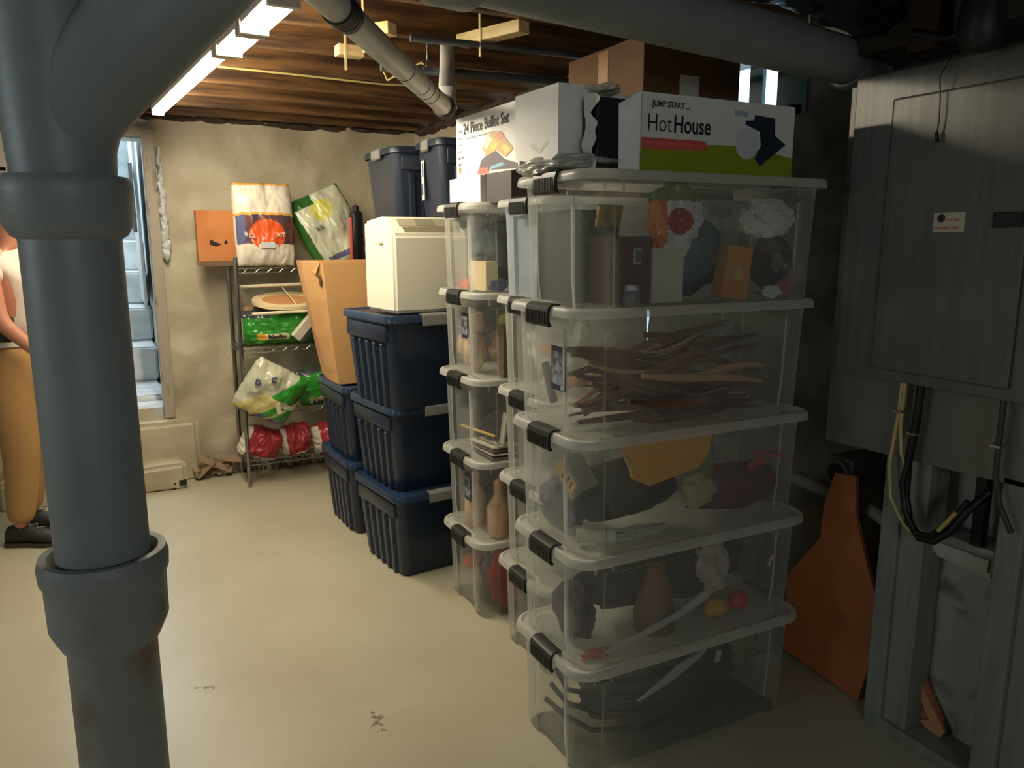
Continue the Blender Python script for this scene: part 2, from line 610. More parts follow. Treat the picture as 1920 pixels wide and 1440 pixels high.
# white metal hatch door and its downpipe seen in the stairwell
mb = MB()
mb.box(-0.02, 0.0, 6.0, 6.9, 1.05, 2.35, 0.004)
mb.box(-0.025, 0.0, 6.02, 6.88, 1.65, 1.68)
h = thing('hatch_door', 'white hatch door standing open inside the stairwell, brace across it', 'door', (0.18, 0, 0))
obj('leaf', mb, mat('hatch_white', (206, 208, 206), 0.45), h, smooth=False)
mb = MB()
mb.prism([(5.8, 2.0), (6.15, 1.98), (5.82, 1.55)], -0.055, -0.03, 'x')
obj('brace', mb, mat('hatch_grey', (120, 122, 130), 0.5), h, smooth=False)
mb = MB()
mb.tube([(-0.05, 6.6, 0.8), (-0.05, 6.6, 2.3)], 0.025)
tag(obj('white_downpipe', mb, mat('downpipe_white', (222, 226, 228), 0.3)), 'slim white pipe standing in the bright stairwell', 'pipe')

# windows
w = struct(obj('window_1', MB().box(-1.47, -1.44, WB - 0.01, WB + 0.08, 1.88, 2.11).box(-0.53, -0.503, WB - 0.01, WB + 0.08, 1.88, 2.11)
               .box(-1.47, -0.503, WB - 0.01, WB + 0.08, 1.875, 1.90).box(-1.47, -0.503, WB - 0.01, WB + 0.08, 2.09, 2.115)
               .box(-1.0, -0.98, WB, WB + 0.06, 1.9, 2.09), POSTW, smooth=False))
obj('pane', MB().box(-1.44, -0.53, WB + 0.03, WB + 0.035, 1.9, 2.09), GLASS, w, smooth=False)
w = struct(obj('window_2', MB().box(2.295, 2.312, 2.14, 2.285, 1.96, 2.22).box(2.295, 2.312, 2.362, 2.432, 1.99, 2.2).box(2.295, 2.312, 2.512, 2.64, 1.96, 2.22)
               .box(2.295, 2.312, 2.16, 2.62, 1.96, 1.995).box(2.295, 2.312, 2.16, 2.62, 2.195, 2.22), mat('window_frame_teal', (70, 110, 120), 0.5), smooth=False))
obj('pane', MB().box(2.313, 2.316, 2.28, 2.52, 1.99, 2.2), GLASS, w, smooth=False)
mb = MB().box(-3.02, -2.97, 0.72, 2.08, 1.38, 2.12).box(-2.985, -2.965, 1.37, 1.43, 1.38, 2.12)
struct(obj('added_window_left', mb, POSTW, smooth=False))  # unseen window, made up to go with the added left fill lamp
mb = MB().box(-0.65, 0.85, -2.02, -1.97, 1.45, 2.05)
struct(obj('added_window_front', mb, POSTW, smooth=False))  # invented window behind the camera, paired with the added front fill lamp

# ---------------------------------------------------------------- lamps
def strip(p0, p1, wdt, label, z=2.17):
    p0 = Vector((*p0, z))
    p1 = Vector((*p1, z))
    d = p1 - p0
    L = d.length
    t = thing('strip_light', label, 'light', p0, math.atan2(d.y, d.x), 'strip lights under the joists')
    mb = MB()
    mb.box(0, L, -wdt * 0.5, wdt * 0.5, 0.012, 0.045, 0.004)
    obj('housing', mb, mat('lamp_housing', (206, 204, 196), 0.5), t, smooth=False)
    mb = MB()
    mb.box(0.012, L - 0.012, -wdt * 0.42, wdt * 0.42, -0.012, 0.012, 0.005)
    obj('diffuser', mb, LIGHTM, t, smooth=False)
    for x in (0, L):
        mb = MB()
        mb.box(x - 0.012, x + 0.012, -wdt * 0.55, wdt * 0.55, -0.016, 0.054, 0.003)
        obj('end_cap', mb, mat('lamp_cap', (214, 206, 190), 0.5), t, smooth=False)
    return t


strip((0.268, 4.69), (0.405, 3.15), 0.055, 'long slim lit strip light reaching to the back wall')
strip((0.43, 3.11), (0.458, 2.80), 0.085, 'short wide lit strip light, middle one of the row')
strip((0.462, 2.75), (0.490, 2.40), 0.085, 'wide lit strip light nearest the camera, cut by the grey drain branch')

# ---------------------------------------------------------------- pipes
# foreground cast iron drain with hubs and a wye
px, py = -0.046, 1.10
t = thing('drain_pipe', 'thick grey painted cast iron drain standing in the left foreground, branching upward', 'pipe', (px, py, 0))
R = 0.0565
mb = MB()
mb.lathe([(0.0001, 0), (R * 0.98, 0), (R * 0.98, 0.97), (R * 1.15, 0.985)], seg=56, caps=False)
obj('lower_pipe', mb, PIPE_RUST, t)
mb = MB()
mb.lathe([(R * 0.9, 0.968), (R * 1.06, 0.972), (0.066, 0.985), (0.0725, 1.0), (0.0735, 1.06), (0.0775, 1.068), (0.0785, 1.086), (0.0755, 1.097), (0.066, 1.097), (0.058, 1.078)],
         seg=56, caps=False)
obj('hub', mb, PIPE_RUST, t)
mb = MB()
mb.lathe([(R, 1.06), (R, 1.515)], seg=56, caps=False)
obj('middle_pipe', mb, PIPE, t)
mb = MB()
mb.lathe([(R * 0.98, 1.500), (0.064, 1.506), (0.0705, 1.518), (0.0715, 1.545), (0.0735, 1.552), (0.0735, 1.568), (0.070, 1.575), (0.058, 1.576)], seg=56, caps=False)
obj('hub', mb, PIPE, t)
# wye: the main run goes on up, the branch leaves up to the right of the camera
mb = MB()
mb.lathe([(0.057, 1.57), (0.059, 1.60), (0.063, 1.70), (0.064, 1.9), (0.062, 2.42)], seg=56, caps=False)
bd = Vector((math.sin(math.radians(112)), math.cos(math.radians(112)), 0))
pts = [Vector((0, 0, 1.60)), Vector((0, 0, 1.645)) + bd * 0.012, Vector((0, 0, 1.69)) + bd * 0.045, Vector((0, 0, 1.817)) + bd * 0.18, Vector((0, 0, 2.075)) + bd * 0.44]
mb.tube(pts, [0.056, 0.058, 0.062, 0.063, 0.062], 56)
obj('wye', mb, PIPE, t)

# big horizontal drain running to the right wall
A = Vector((0.55, 1.38, 1.998))
Bp = Vector((2.13, 1.775, 2.038))
t = thing('drain_pipe', 'fat grey painted drain hanging level under the ceiling above the clear bins', 'pipe', A)
d = Bp - A
mb = MB()
mb.tube([d * (k / 12.0) for k in range(13)], 0.068, 40)
obj('run', mb, PIPE, t)
mb = MB()
u = d.normalized()
mb.tube([u * -0.02, u * 0.0, u * 0.075, u * 0.095], [0.076, 0.083, 0.083, 0.073], 40)
obj('hub', mb, PIPE, t)
mb = MB()
e = d
mb.tube([e - u * 0.10, e - u * 0.08, e - u * 0.0, e + u * 0.015], [0.072, 0.080, 0.080, 0.072], 40)
obj('hub', mb, PIPE, t)
mb = MB()
mb.tube([e, e + u * 0.06, e + Vector((0.10, 0.03, 0.08)), e + Vector((0.1, 0.03, 0.36))], [0.068, 0.07, 0.07, 0.068], 32)
obj('elbow', mb, PIPE, t)
for k in (0.25, 0.8):
    p = d * k
    obj('hanger', MB().tube([p + Vector((0, 0.0, 0.06)), p + Vector((0, 0, 0.42))], 0.006, 8), STEEL, t)

# slimmer white pipe crossing the ceiling
A = Vector((0.30, 1.50, 2.0))
Bp = Vector((1.145, 2.815, 1.995))
t = thing('white_pipe', 'slim off-white plastic waste pipe slanting across under the joists', 'pipe', A)
d = Bp - A
u = d.normalized()
mb = MB()
mb.tube([Vector((0, 0, 0)), d], 0.034, 28)
obj('run', mb, WHITE_PIPE, t)
for k in (0.60, 0.74, 0.79, 0.84):
    mb = MB()
    mb.tube([d * k - u * 0.0022, d * k + u * 0.0022], 0.0352, 28)
    obj('joint_ring', mb, BLACK_RUBBER, t)
mb = MB()
mb.tube([d * 0.205, d * 0.235], 0.0385, 28)
obj('rubber_band', mb, BLACK_RUBBER, t)
mb = MB()
obj('coupling', MB().tube([d * 0.245, d * 0.26], 0.037, 28), mat('dark_coupling', (60, 58, 54), 0.5), t)
mb.tube([d - u * 0.01, d + u * 0.055], 0.040, 28)
mb.tube([d - u * 0.004, d + u * 0.002], 0.0425, 28)
obj('coupling', mb, mat('dark_coupling', (60, 58, 54), 0.5), t)
mb = MB()
mb.tube([d + u * 0.03, d + u * 0.07 + Vector((0, 0, 0.02)), d + u * 0.09 + Vector((0, 0, 0.08)), d + u * 0.09 + Vector((0, 0, 0.40))], 0.034, 24)
obj('riser', mb, WHITE_PIPE, t)

# pale wood blocks between the joists and the strap hooks under them
for (x, y, z, L, a, lab) in ((1.235, 2.58, 2.205, 0.30, -1.2, 'longest pale wood block under the joists, right of the white pipe'),
                             (0.86, 3.05, 2.205, 0.10, 0.05, 'small pale wood block left of the white pipe'),
                             (0.86, 2.72, 2.205, 0.14, -0.9, 'pale wood block just behind the white pipe')):
    t = thing('wood_block', lab, 'wood block', (x, y, z), a, 'pale blocks nailed under the joists')
    obj('block', MB().box(-L / 2, L / 2, -0.028, 0.028, -0.02, 0.02, 0.003), PINE, t, smooth=False)
    obj('strap', MB().box(-0.03, -0.022, -0.034, -0.029, -0.075, 0.22), PINE, t, smooth=False)

# steel water pipes running beneath the joists at the right
mb = MB()
for (y, z, r) in ((2.95, 2.14, 0.017),):
    mb.tube([(0.95, y, z), (2.2, y - 0.1, z)], r, 16)
tag(obj('water_pipe', mb, mat('dull_steel', (96, 100, 106), 0.35, 0.7)), 'dull steel water pipe running level behind the brown carton', 'pipe')
mb = MB()
mb.tube([(0.95, 2.62, 2.17), (2.2, 2.52, 2.17)], 0.012, 16)
tag(obj('water_pipe', mb, MATS['dull_steel']), 'thin steel water pipe under the longest pale wood block', 'pipe')
# yellow house cables
for k, pts in enumerate(([(0.45, 3.60, 2.215), (0.8, 3.595, 2.21), (1.15, 3.598, 2.205), (1.4, 3.60, 2.215)],
                         [(1.03, 3.22, 2.226), (1.05, 3.18, 2.14), (1.16, 3.08, 2.20), (1.25, 3.0, 2.12), (1.27, 2.98, 2.02), (1.22, 2.98, 1.98)])):
    mb = MB()
    mb.tube(pts, 0.0045, 8)
    tag(obj('electric_cable', mb, YWIRE), ['yellow cable stapled along the edge of a joist', 'yellow cable looping down behind the end of the white pipe'][k], 'cable')
# knot hole block on joist
mb = MB()
mb.tube([(1.1, 2.85, 2.42), (1.1, 2.85, 2.16)], 0.006, 8)
mb.tube([(1.1, 2.85, 2.16), (1.08, 2.85, 2.13)], 0.004, 8)
tag(obj('valve_stem', mb, STEEL), 'thin bright rod hanging from the joists behind the white pipe', 'rod')

# ---------------------------------------------------------------- clear bins
BL, BW, BH = 0.802, 0.364, 0.314


def outline(L, W, r, insx=0.0, insy=0.0, n=7):
    """rounded rectangle, with a shallow recessed bay in the middle of each side"""
    pts = []
    for (cx, cy, a0) in ((L / 2 - r, W / 2 - r, 0), (-L / 2 + r, W / 2 - r, PI / 2), (-L / 2 + r, -W / 2 + r, PI), (L / 2 - r, -W / 2 + r, 1.5 * PI)):
        for k in range(n + 1):
            a = a0 + PI / 2 * k / n
            pts.append((cx + r * math.cos(a), cy + r * math.sin(a)))
        # bay on the side that follows this corner
        if a0 == 0:            # +y side, going to -x
            h = L / 2 - r - 0.025
            pts += [(h, W / 2), (h - 0.012, W / 2 - insy), (-h + 0.012, W / 2 - insy), (-h, W / 2)]
        elif a0 == PI / 2:     # -x side, going to -y
            h = W * 0.26
            pts += [(-L / 2, h), (-L / 2 + insx, h - 0.006), (-L / 2 + insx, -h + 0.006), (-L / 2, -h)]
        elif a0 == PI:
            h = L / 2 - r - 0.025
            pts += [(-h, -W / 2), (-h + 0.012, -W / 2 + insy), (h - 0.012, -W / 2 + insy), (h, -W / 2)]
        else:
            h = W * 0.26
            pts += [(L / 2, -h), (L / 2 - insx, -h + 0.006), (L / 2 - insx, h - 0.006), (L / 2, h)]
    return pts


def bin_body():
    mb = MB()
    rings = []
    for (z, s, i) in ((0.0, -0.040, 0.010), (0.012, -0.026, 0.012), (0.08, -0.022, 0.013), (0.16, -0.018, 0.013), (0.24, -0.013, 0.013), (0.272, -0.012, 0.013), (0.28, -0.01, 0.0), (BH, -0.006, 0.0)):
        rings.append([Vector((x, y, z)) for x, y in outline(BL + s, BW + s, 0.045, i, i * 0.6)])
    mb.loft(rings, True, False)
    mb.bm.faces.ensure_lookup_table()
    for f in mb.bm.faces:
        if len(f.verts) == 4:
            c = f.calc_center_median()
            n = f.normal if f.normal.length > 0 else (f.normal_update() or f.normal)
            f.normal_update()
            n = f.normal
            ex_ = abs(abs(c.y) - 0.26 * (BW - 0.02)) < 0.012 and abs(c.x) > BL / 2 - 0.05 and abs(n.y) > 0.5
            ey_ = abs(c.x) > BL / 2 - 0.14 and abs(c.x) < BL / 2 - 0.07 and abs(c.y) > BW / 2 - 0.05 and abs(n.x) > 0.3
    # moulded ridges beside the end bays
    mb.mi = 1
    hb = (BW - 0.02) * 0.26 + 0.002
    for sx in (-1, 1):
        for sy in (-1, 1):
            mb.tube([(sx * (BL / 2 - 0.0195), sy * hb * 0.985, 0.002), (sx * (BL / 2 - 0.0105), sy * hb * 0.99, 0.08), (sx * (BL / 2 - 0.006), sy * hb, 0.276)], 0.0034 if sy < 0 else 0.0016, 8)
    mb.mi = 0
    # stacking tabs below the rim
    for sx in (-1, 1):
        for x in (0.30, 0.375 - 0.02):
            for sy in (-1, 1):
                y = sy * (BW / 2 - 0.004)
                mb.box(sx * x - 0.0025, sx * x + 0.0025, min(y, y + sy * 0.006), max(y, y + sy * 0.006), 0.285, 0.313)
    return mb


def bin_lid():
    mb = MB()
    rings = []
    L, W = 0.842, 0.405
    for (z, s, r) in ((0.3105, 0.0, 0.068), (0.311, 0.006, 0.07), (0.322, 0.005, 0.069), (0.331, -0.001, 0.067), (0.335, -0.010, 0.064), (0.335, -0.020, 0.06), (0.327, -0.030, 0.054)):
        rings.append([Vector((x, y, z)) for x, y in outline(L + s, W + s, r, 0, 0)])
    mb.loft(rings, False, True)
    return mb


def bin_latch(sx):
    mb = MB()
    x = 0.421
    prof = [(x - 0.028, 0.3345), (x - 0.028, 0.339), (x - 0.004, 0.3405), (x + 0.008, 0.334), (x + 0.013, 0.318), (x + 0.0125, 0.290), (x + 0.006, 0.282), (x - 0.004, 0.283), (x + 0.0035, 0.296), (x + 0.004, 0.318), (x - 0.002, 0.332), (x - 0.012, 0.3355)]
    prof = [(sx * a, b) for a, b in prof]
    mb.prism(prof, -0.068, 0.05, 'y')
    for k in range(13):
        y = -0.056 + k * 0.0078
        xx = sx * (x + 0.0128)
        mb.box(min(xx, xx + sx * 0.002), max(xx, xx + sx * 0.002), y - 0.0016, y + 0.0016, 0.289, 0.322)
    return mb


def make_bin(label, bodym=CLEAR):
    t = thing('storage_bin', label, 'storage bin', (0, 0, 0), 0, 'clear latch bins stacked in front of the wall')
    obj('body', bin_body(), [bodym, CLEARE], t, ang=25)
    obj('lid', bin_lid(), LIDM, t, ang=40)
    obj('latch', bin_latch(-1), LATCH, t, ang=40)
    obj('latch', bin_latch(1), LATCH, t, ang=40)
    return t


ORD = ['topmost', 'second from the top', 'middle', 'second from the bottom', 'bottom']
proto = make_bin('x')
PITCH = 0.3275
zs = [(0.0, 1.035), (0.338, 1.0), (0.664, 0.99), (0.988, 1.025), (1.324, 1.035)]   # base height and height scale, bottom to top
stack1 = {}
stack2 = {}
stack3 = {}
lab1 = ['bottom clear bin of the nearest stack, flat dark cables inside, on the floor',
        'clear bin second from the bottom of the nearest stack, yellow and pink balls inside',
        'middle clear bin of the nearest stack, golden envelope and dark bag inside',
        'clear bin of the nearest stack full of brown sticks, with a picture sticker',
        'top clear bin of the nearest stack, carrying the carton lettered HotHouse']
lab2 = ['bottom clear bin of the narrow middle stack, on the floor', 'clear bin second from the bottom of the middle stack, crumpled pale paper inside',
        'third clear bin up of the middle stack', 'clear bin fourth up in the middle stack, full of crumpled grey paper',
        'top clear bin of the middle stack, pale bluish sides, squeezed behind the nearest stack']
lab3 = ['bottom clear bin of the far clear stack, orange ball and red cloth inside', 'clear bin second from the bottom of the far stack, tan bottles inside, picture sticker',
        'middle clear bin of the far clear stack, papers and a yellow stick inside', 'clear bin fourth up of the far stack, beige plush inside, picture sticker',
        'top clear bin of the far clear stack, dark grey cloth inside, below the white carton']
first = True
off1 = [(0.008, 0.0), (0.0, -0.006), (-0.004, 0.0), (-0.008, 0.004), (0.012, 0.006)]
for i in range(5):
    z, s = zs[i]
    for (st, cx, cy, labs, rz) in ((stack1, 1.424, 1.795, lab1, 0.0), (stack2, 1.612, 2.290, lab2, 0.0), (stack3, 1.580, 2.768, lab3, 0.0)):
        if st is stack1:
            x, y, zz, ss = cx + off1[i][0], cy + off1[i][1], z, s
        else:
            x, y, zz, ss = cx + rnd.uniform(-0.006, 0.006), cy + rnd.uniform(-0.004, 0.004), i * 0.3255, 0.992
        if first:
            b = proto
            b.location = (x, y, zz)
            b.scale = (1, 1, ss)
            b['label'] = labs[i]
            first = False
        else:
            b = dup(proto, (x, y, zz), rz, labs[i], ss)
        st[i] = b
for ch in stack2[4].children:
    if ch.name.startswith('body'):
        ch.data = ch.data.copy()
        ch.data.materials[0] = CLEARB


def sticker(b, y, z0, dy=0.032, dz=0.085, dark=True):
    x = -BL / 2 + 0.012
    s = obj('picture_sticker', MB().box(x - 0.003, x - 0.0015, y - dy / 2, y + dy / 2, z0, z0 + dz), mat('sticker_navy', (40, 48, 78), 0.4), b, smooth=False)
    obj('picture', MB().box(x - 0.004, x - 0.003, y - dy / 2 + 0.004, y + dy / 2 - 0.004, z0 + 0.015, z0 + dz - 0.014),
        mat('sticker_picture', (150, 160, 170), 0.4, rgb2=(70, 62, 70), nscale=40), s, smooth=False)
    return s


sticker(stack3[3], -0.035, 0.15, 0.06, 0.10)
sticker(stack3[1], -0.035, 0.14, 0.06, 0.11)
s = sticker(stack1[3], -0.06, 0.115, 0.075, 0.115)
text('sticker_mark', 'H', 0.018, frame((-BL / 2 + 0.0075, -0.075, 0.118), (0, -1, 0), (0, 0, 1)), WCARD, s)
sticker(stack2[2], -0.035, 0.16, 0.06, 0.09)

# ---------------------------------------------------------------- things inside the bins
DARKC = mat('charcoal_cloth', (46, 48, 52), 0.9, bump=0.3)
GREYC = mat('grey_cloth', (92, 94, 98), 0.9, bump=0.3)
BROWNC = mat('brown_cloth', (132, 104, 82), 0.9, bump=0.3)
BEIGEC = mat('beige_plush', (206, 176, 136), 0.95, bump=0.8, bscale=90)
WHITEC = mat('white_cloth', (222, 220, 214), 0.85, bump=0.3)
PALEP = mat('pale_paper', (206, 204, 188), 0.7, bump=0.8, bscale=30)
BLUEC = mat('pale_blue_cloth', (168, 182, 202), 0.9, bump=0.2)
STICK = mat('driftwood', (140, 96, 66), 0.75, rgb2=(96, 62, 42), nscale=8)
STICKL = mat('pale_stick', (200, 156, 118), 0.7)
TEALG = mat('teal_balloon', (96, 128, 132), 0.2, 0.4)
GOLD = mat('gold_foil', (226, 196, 110), 0.18, 1.0, bump=0.4)


def cloth(name, c, rad, m, label, cat, seed=1, amp=0.45, fr=3.5, group=None, parent=None):
    mb = MB().blob((0, 0, 0), rad, seed, amp, fr, 4)
    if c[0] > 1.05 and c[2] < 1.66:      # things inside a bin press softly against its walls
        cy, z0, zz = None, 0, [a for a, b in zs] if c[1] < 2.03 else [0.3255 * k for k in range(5)]
        cy = 1.795 if c[1] < 2.03 else (2.29 if c[1] < 2.52 else 2.768)
        x0 = {1.795: 1.055, 2.29: 1.245, 2.768: 1.215}[cy]
        z0 = max(a for a in zz if a < c[2])
        def sq(v, a, b):
            return max(a + 0.004 * math.sin(v * 70), min(b - 0.004 * math.sin(v * 70), v))
        for v in mb.bm.verts:
            v.co.x = sq(v.co.x + c[0], x0, x0 + 0.73) - c[0]
            v.co.y = sq(v.co.y + c[1], cy - 0.155, cy + 0.155) - c[1]
            v.co.z = sq(v.co.z + c[2], z0 + 0.012, z0 + 0.295) - c[2]
    o = obj(name, mb, m, parent)
    o.location = c
    if parent is None:
        tag(o, label, cat, group)
    return o


def carton(name, c, size, m, label, rz=0.0, ry=0.0, rx=0.0, cat='carton', bev=0.002):
    o = obj(name, MB().box(-size[0] / 2, size[0] / 2, -size[1] / 2, size[1] / 2, 0, size[2], bev), m, smooth=False)
    o.location = c
    o.rotation_euler = (rx, ry, rz)
    return tag(o, label, cat)


# nearest stack, top bin (base 1.308)
z = 1.332
yf = 1.672
carton('glitter_box', (1.145, 1.85, z + 0.002), (0.15, 0.19, 0.245), mat('green_glitter', (36, 50, 38), 0.6, rgb2=(58, 74, 54), nscale=90), 'dark green speckled box at the left end of the top near bin')
t = thing('brown_box', 'dull brown box with a barcode label inside the top near bin', 'carton', (1.185, 1.690, z + 0.002))
obj('box_body', MB().box(-0.06, 0.07, -0.03, 0.10, 0, 0.175, 0.003), mat('dull_brown', (98, 72, 62), 0.6), t, smooth=False)
obj('barcode_label', MB().box(0.015, 0.038, -0.0325, -0.031, 0.105, 0.145), mat('label_grey', (190, 190, 190), 0.6), t, smooth=False)
obj('barcode', MB().box(0.018, 0.0195, -0.0332, -0.0326, 0.11, 0.14).box(0.0215, 0.0225, -0.0332, -0.0326, 0.11, 0.14).box(0.024, 0.027, -0.0332, -0.0326, 0.11, 0.14)
    .box(0.029, 0.030, -0.0332, -0.0326, 0.11, 0.14).box(0.032, 0.035, -0.0332, -0.0326, 0.11, 0.14), INK, t, smooth=False)
t = thing('glass_jar', 'small glass jar with a pale lid standing before the brown box', 'jar', (1.185, 1.642, z + 0.002))
mb = MB().lathe([(0.0001, 0), (0.020, 0), (0.022, 0.006), (0.022, 0.032), (0.017, 0.04)], seg=24, caps=False)
obj('jar_body', mb, clear_mat('jar_glass', (200, 196, 196), 0.15, 0.4, 0.8), t)
obj('jar_lid', MB().lathe([(0.0185, 0.038), (0.0185, 0.052), (0.0001, 0.052)], seg=24, caps=False), mat('jar_lid_pale', (180, 176, 176), 0.5), t)
carton('foil_packet', (1.135, 1.69, 1.535), (0.07, 0.012, 0.055), GOLD, 'crinkled gold foil packet at the left of the top near bin', rz=-0.1, rx=0.35, cat='packet')
carton('white_box', (1.318, 1.690, z + 0.002), (0.105, 0.05, 0.145), mat('ivory_box', (214, 208, 188), 0.6), 'small upright white box in the middle of the top near bin')
t = thing('orange_box', 'small leaning orange box with a pale emblem in the top near bin', 'carton', (1.560, 1.69, z + 0.003))
t.rotation_euler = (0, 0.14, 0)
obj('box_body', MB().box(-0.045, 0.045, -0.02, 0.03, 0, 0.15, 0.003), mat('orange_box', (216, 148, 76), 0.6), t, smooth=False)
obj('emblem', MB().prism([(0.0 + 0.017 * math.cos(a * PI / 6), 0.07 + 0.019 * math.sin(a * PI / 6)) for a in range(12)], -0.0222, -0.0204, 'y'), mat('pale_orange', (232, 184, 126), 0.6), t, smooth=False)
# colourful plastic bag
mb = MB()
mb.blob((0, 0, 0), (0.07, 0.03, 0.095), 8, 0.35, 3.5, 5)
for f in mb.bm.faces:
    c = f.calc_center_median()
    f.material_index = 1 if c.z > 0.045 else (2 if (c - Vector((0.0, -0.03, -0.005))).length < 0.035 else (3 if c.x < -0.035 else 0))
o = obj('printed_bag', mb, [WHITEC, mat('bag_green', (120, 140, 60), 0.3), mat('bag_red', (170, 50, 60), 0.3), mat('bag_orange', (224, 130, 60), 0.3)])
o.location = (1.350, 1.69, 1.555)
o.scale = (1.15, 1, 1.05)
tag(o, 'crumpled bag printed green, white and red near the front of the top near bin', 'bag')
o = cloth('balloon', (1.455, 1.745, 1.475), (0.105, 0.05, 0.10), TEALG, 'shiny teal foil balloon behind the white box', 'balloon', 3, 0.12, 1.5)
cloth('white_cloth', (1.715, 1.70, 1.56), (0.095, 0.03, 0.060), WHITEC, 'crumpled white cloth in the upper right of the top near bin', 'cloth', 24, 0.4, 2.5)
t = thing('wire_coil', 'dark coil of wire lying at the right end of the top near bin', 'coil', (1.715, 1.70, 1.435))
for k in range(4):
    mb = MB()
    r = 0.075 - 0.012 * k
    mb.tube([(r * math.cos(a * PI / 12), -0.01 - 0.008 * k + 0.004 * math.sin(a), r * 0.95 * math.sin(a * PI / 12)) for a in range(25)], 0.009, 10)
    obj('loop', mb, mat('dark_wire', (46, 46, 50), 0.3), t)
cloth('dark_cloth', (1.40, 1.86, 1.41), (0.24, 0.07, 0.085), DARKC, 'dark cloth heaped at the back of the top near bin', 'cloth', 5, 0.35)
cloth('pink_packet', (1.765, 1.69, 1.375), (0.045, 0.03, 0.04), mat('dusty_pink', (176, 110, 116), 0.6), 'dusty pink packet in the right corner of the top near bin', 'packet', 6, 0.4)
cloth('white_puff', (1.70, 1.668, 1.352), (0.028, 0.02, 0.018), WHITEC, 'tiny white wad beside the pink packet', 'wad', 15, 0.5)

# second bin: sticks
z0 = 0.998
for k in range(52):
    L = rnd.uniform(0.20, 0.62)
    a = rnd.gauss(0.05, 0.22)
    yc = 1.785 + rnd.uniform(-0.145, 0.13)
    xc = 1.07 + L / 2 + rnd.uniform(0, max(0.01, 0.68 - L))
    zc = z0 + 0.02 + 0.20 * (k / 44.0) * rnd.uniform(0.5, 1.0)
    tilt = rnd.uniform(-0.28, 0.32) * (0.3 + k / 44.0)
    n = 6
    pts = []
    for q in range(n):
        s = q / (n - 1) - 0.5
        zz = max(z0 + 0.012, min(z0 + 0.27, zc + s * L * math.sin(tilt) + 0.025 * math.cos(s * 3 + k)))
        yy = max(1.64, min(1.925, yc + s * L * math.sin(a) * 0.6))
        pts.append((min(1.78, max(1.075, xc + s * L)), yy, zz))
    mb = MB()
    r = rnd.uniform(0.005, 0.012)
    mb.tube(pts, [r * 0.6, r, r * 1.15, r, r * 0.8, r * 0.45], 8)
    tag(obj('driftwood_stick', mb, STICKL if k % 6 == 0 else STICK),
        'pale bare stick among the brown sticks of the fourth near bin' if k % 6 == 0 else 'brown crooked stick %s in the pile filling the near bin' % ('low down' if k < 17 else ('halfway up' if k < 35 else 'near the top')),
        'stick', 'sticks piled in the clear bin')
for k, (y, zz, m) in enumerate(((1.86, 1.19, STICKL), (1.77, 1.12, STICKL), (1.88, 1.10, GREYC))):
    mb = MB()
    mb.box(-0.008, 0.008, -0.06, 0.06, -0.012, 0.012, 0.003)
    o = obj('wooden_spatula', mb, m)
    o.location = (1.078, y, zz)
    o.rotation_euler = ((0.1, -0.1, 1.1)[k], 0, 0)
    tag(o, ('pale wooden blade against the left end, highest in the stick bin', 'pale wooden blade behind the sticker of the stick bin', 'grey slanting blade in the left end of the stick bin')[k], 'blade', 'flat blades in the stick bin')

# middle bin (base .655)
z = 0.672
yfm = 1.655
mb = MB()
mb.prism([(-0.155, 0.085), (0.165, 0.115), (0.145, 0.035), (0.10, -0.005), (-0.075, -0.032), (-0.125, -0.005), (-0.135, 0.035)], -0.006, 0.006, 'y')
o = obj('padded_envelope', mb, mat('golden_paper', (226, 168, 66), 0.6), smooth=False)
o.location = (1.345, 1.665, 0.858)
o.rotation_euler = (-0.12, 0, 0)
tag(o, 'golden padded envelope hanging over the dark bag in the middle near bin', 'envelope')
mb = MB().blob((0, 0, 0), (0.17, 0.085, 0.085), 2, 0.18, 2.0, 4)
o = obj('black_bag', mb, mat('black_bag', (34, 38, 40), 0.6))
o.location = (1.25, 1.755, 0.795)
tag(o, 'rounded black bag in the middle near bin under the envelope', 'bag')
t = thing('card_game', 'boxed game with an orange label tilted at the left end of the middle near bin', 'box', (1.100, 1.765, 0.85), 0.15)
t.rotation_euler = (0.6, 0.1, 0.1)
obj('box_body', MB().box(-0.035, 0.035, -0.06, 0.06, -0.03, 0.03, 0.003), mat('tin_grey', (150, 150, 140), 0.4), t, smooth=False)
obj('front_label', MB().box(-0.037, -0.0352, -0.05, 0.05, -0.02, 0.022), mat('label_orange', (226, 180, 104), 0.5), t, smooth=False)
obj('letters', MB().box(-0.0378, -0.0371, -0.035, -0.03, -0.012, 0.014).box(-0.0378, -0.0371, -0.015, -0.01, -0.012, 0.014).box(-0.0378, -0.0371, 0.008, 0.014, -0.012, 0.014), INK, t, smooth=False)
cloth('denim_cloth', (1.13, 1.87, 0.745), (0.06, 0.09, 0.075), mat('slate_cloth', (92, 96, 108), 0.9), 'slate coloured cloth at the left end of the middle near bin', 'cloth', 12, 0.3)
t = thing('pill_bottle', 'white tube bottle lying in the front corner of the middle near bin', 'bottle', (1.118, 1.690, z + 0.024))
t.rotation_euler = (0, 0, -0.5)
mb = MB().tube([(-0.05, 0, 0), (0.035, 0, 0)], 0.020, 24)
obj('bottle_body', mb, mat('bottle_ivory', (206, 200, 168), 0.4), t)
mb = MB().tube([(0.035, 0, 0), (0.055, 0, 0)], 0.0215, 24)
obj('cap', mb, mat('cap_white', (214, 214, 208), 0.4), t)
cloth('clear_wrap', (1.24, 1.672, z + 0.02), (0.10, 0.022, 0.016), PALEP, 'pale crumpled wrap along the bottom of the middle near bin', 'wrap', 9, 0.6, 4)
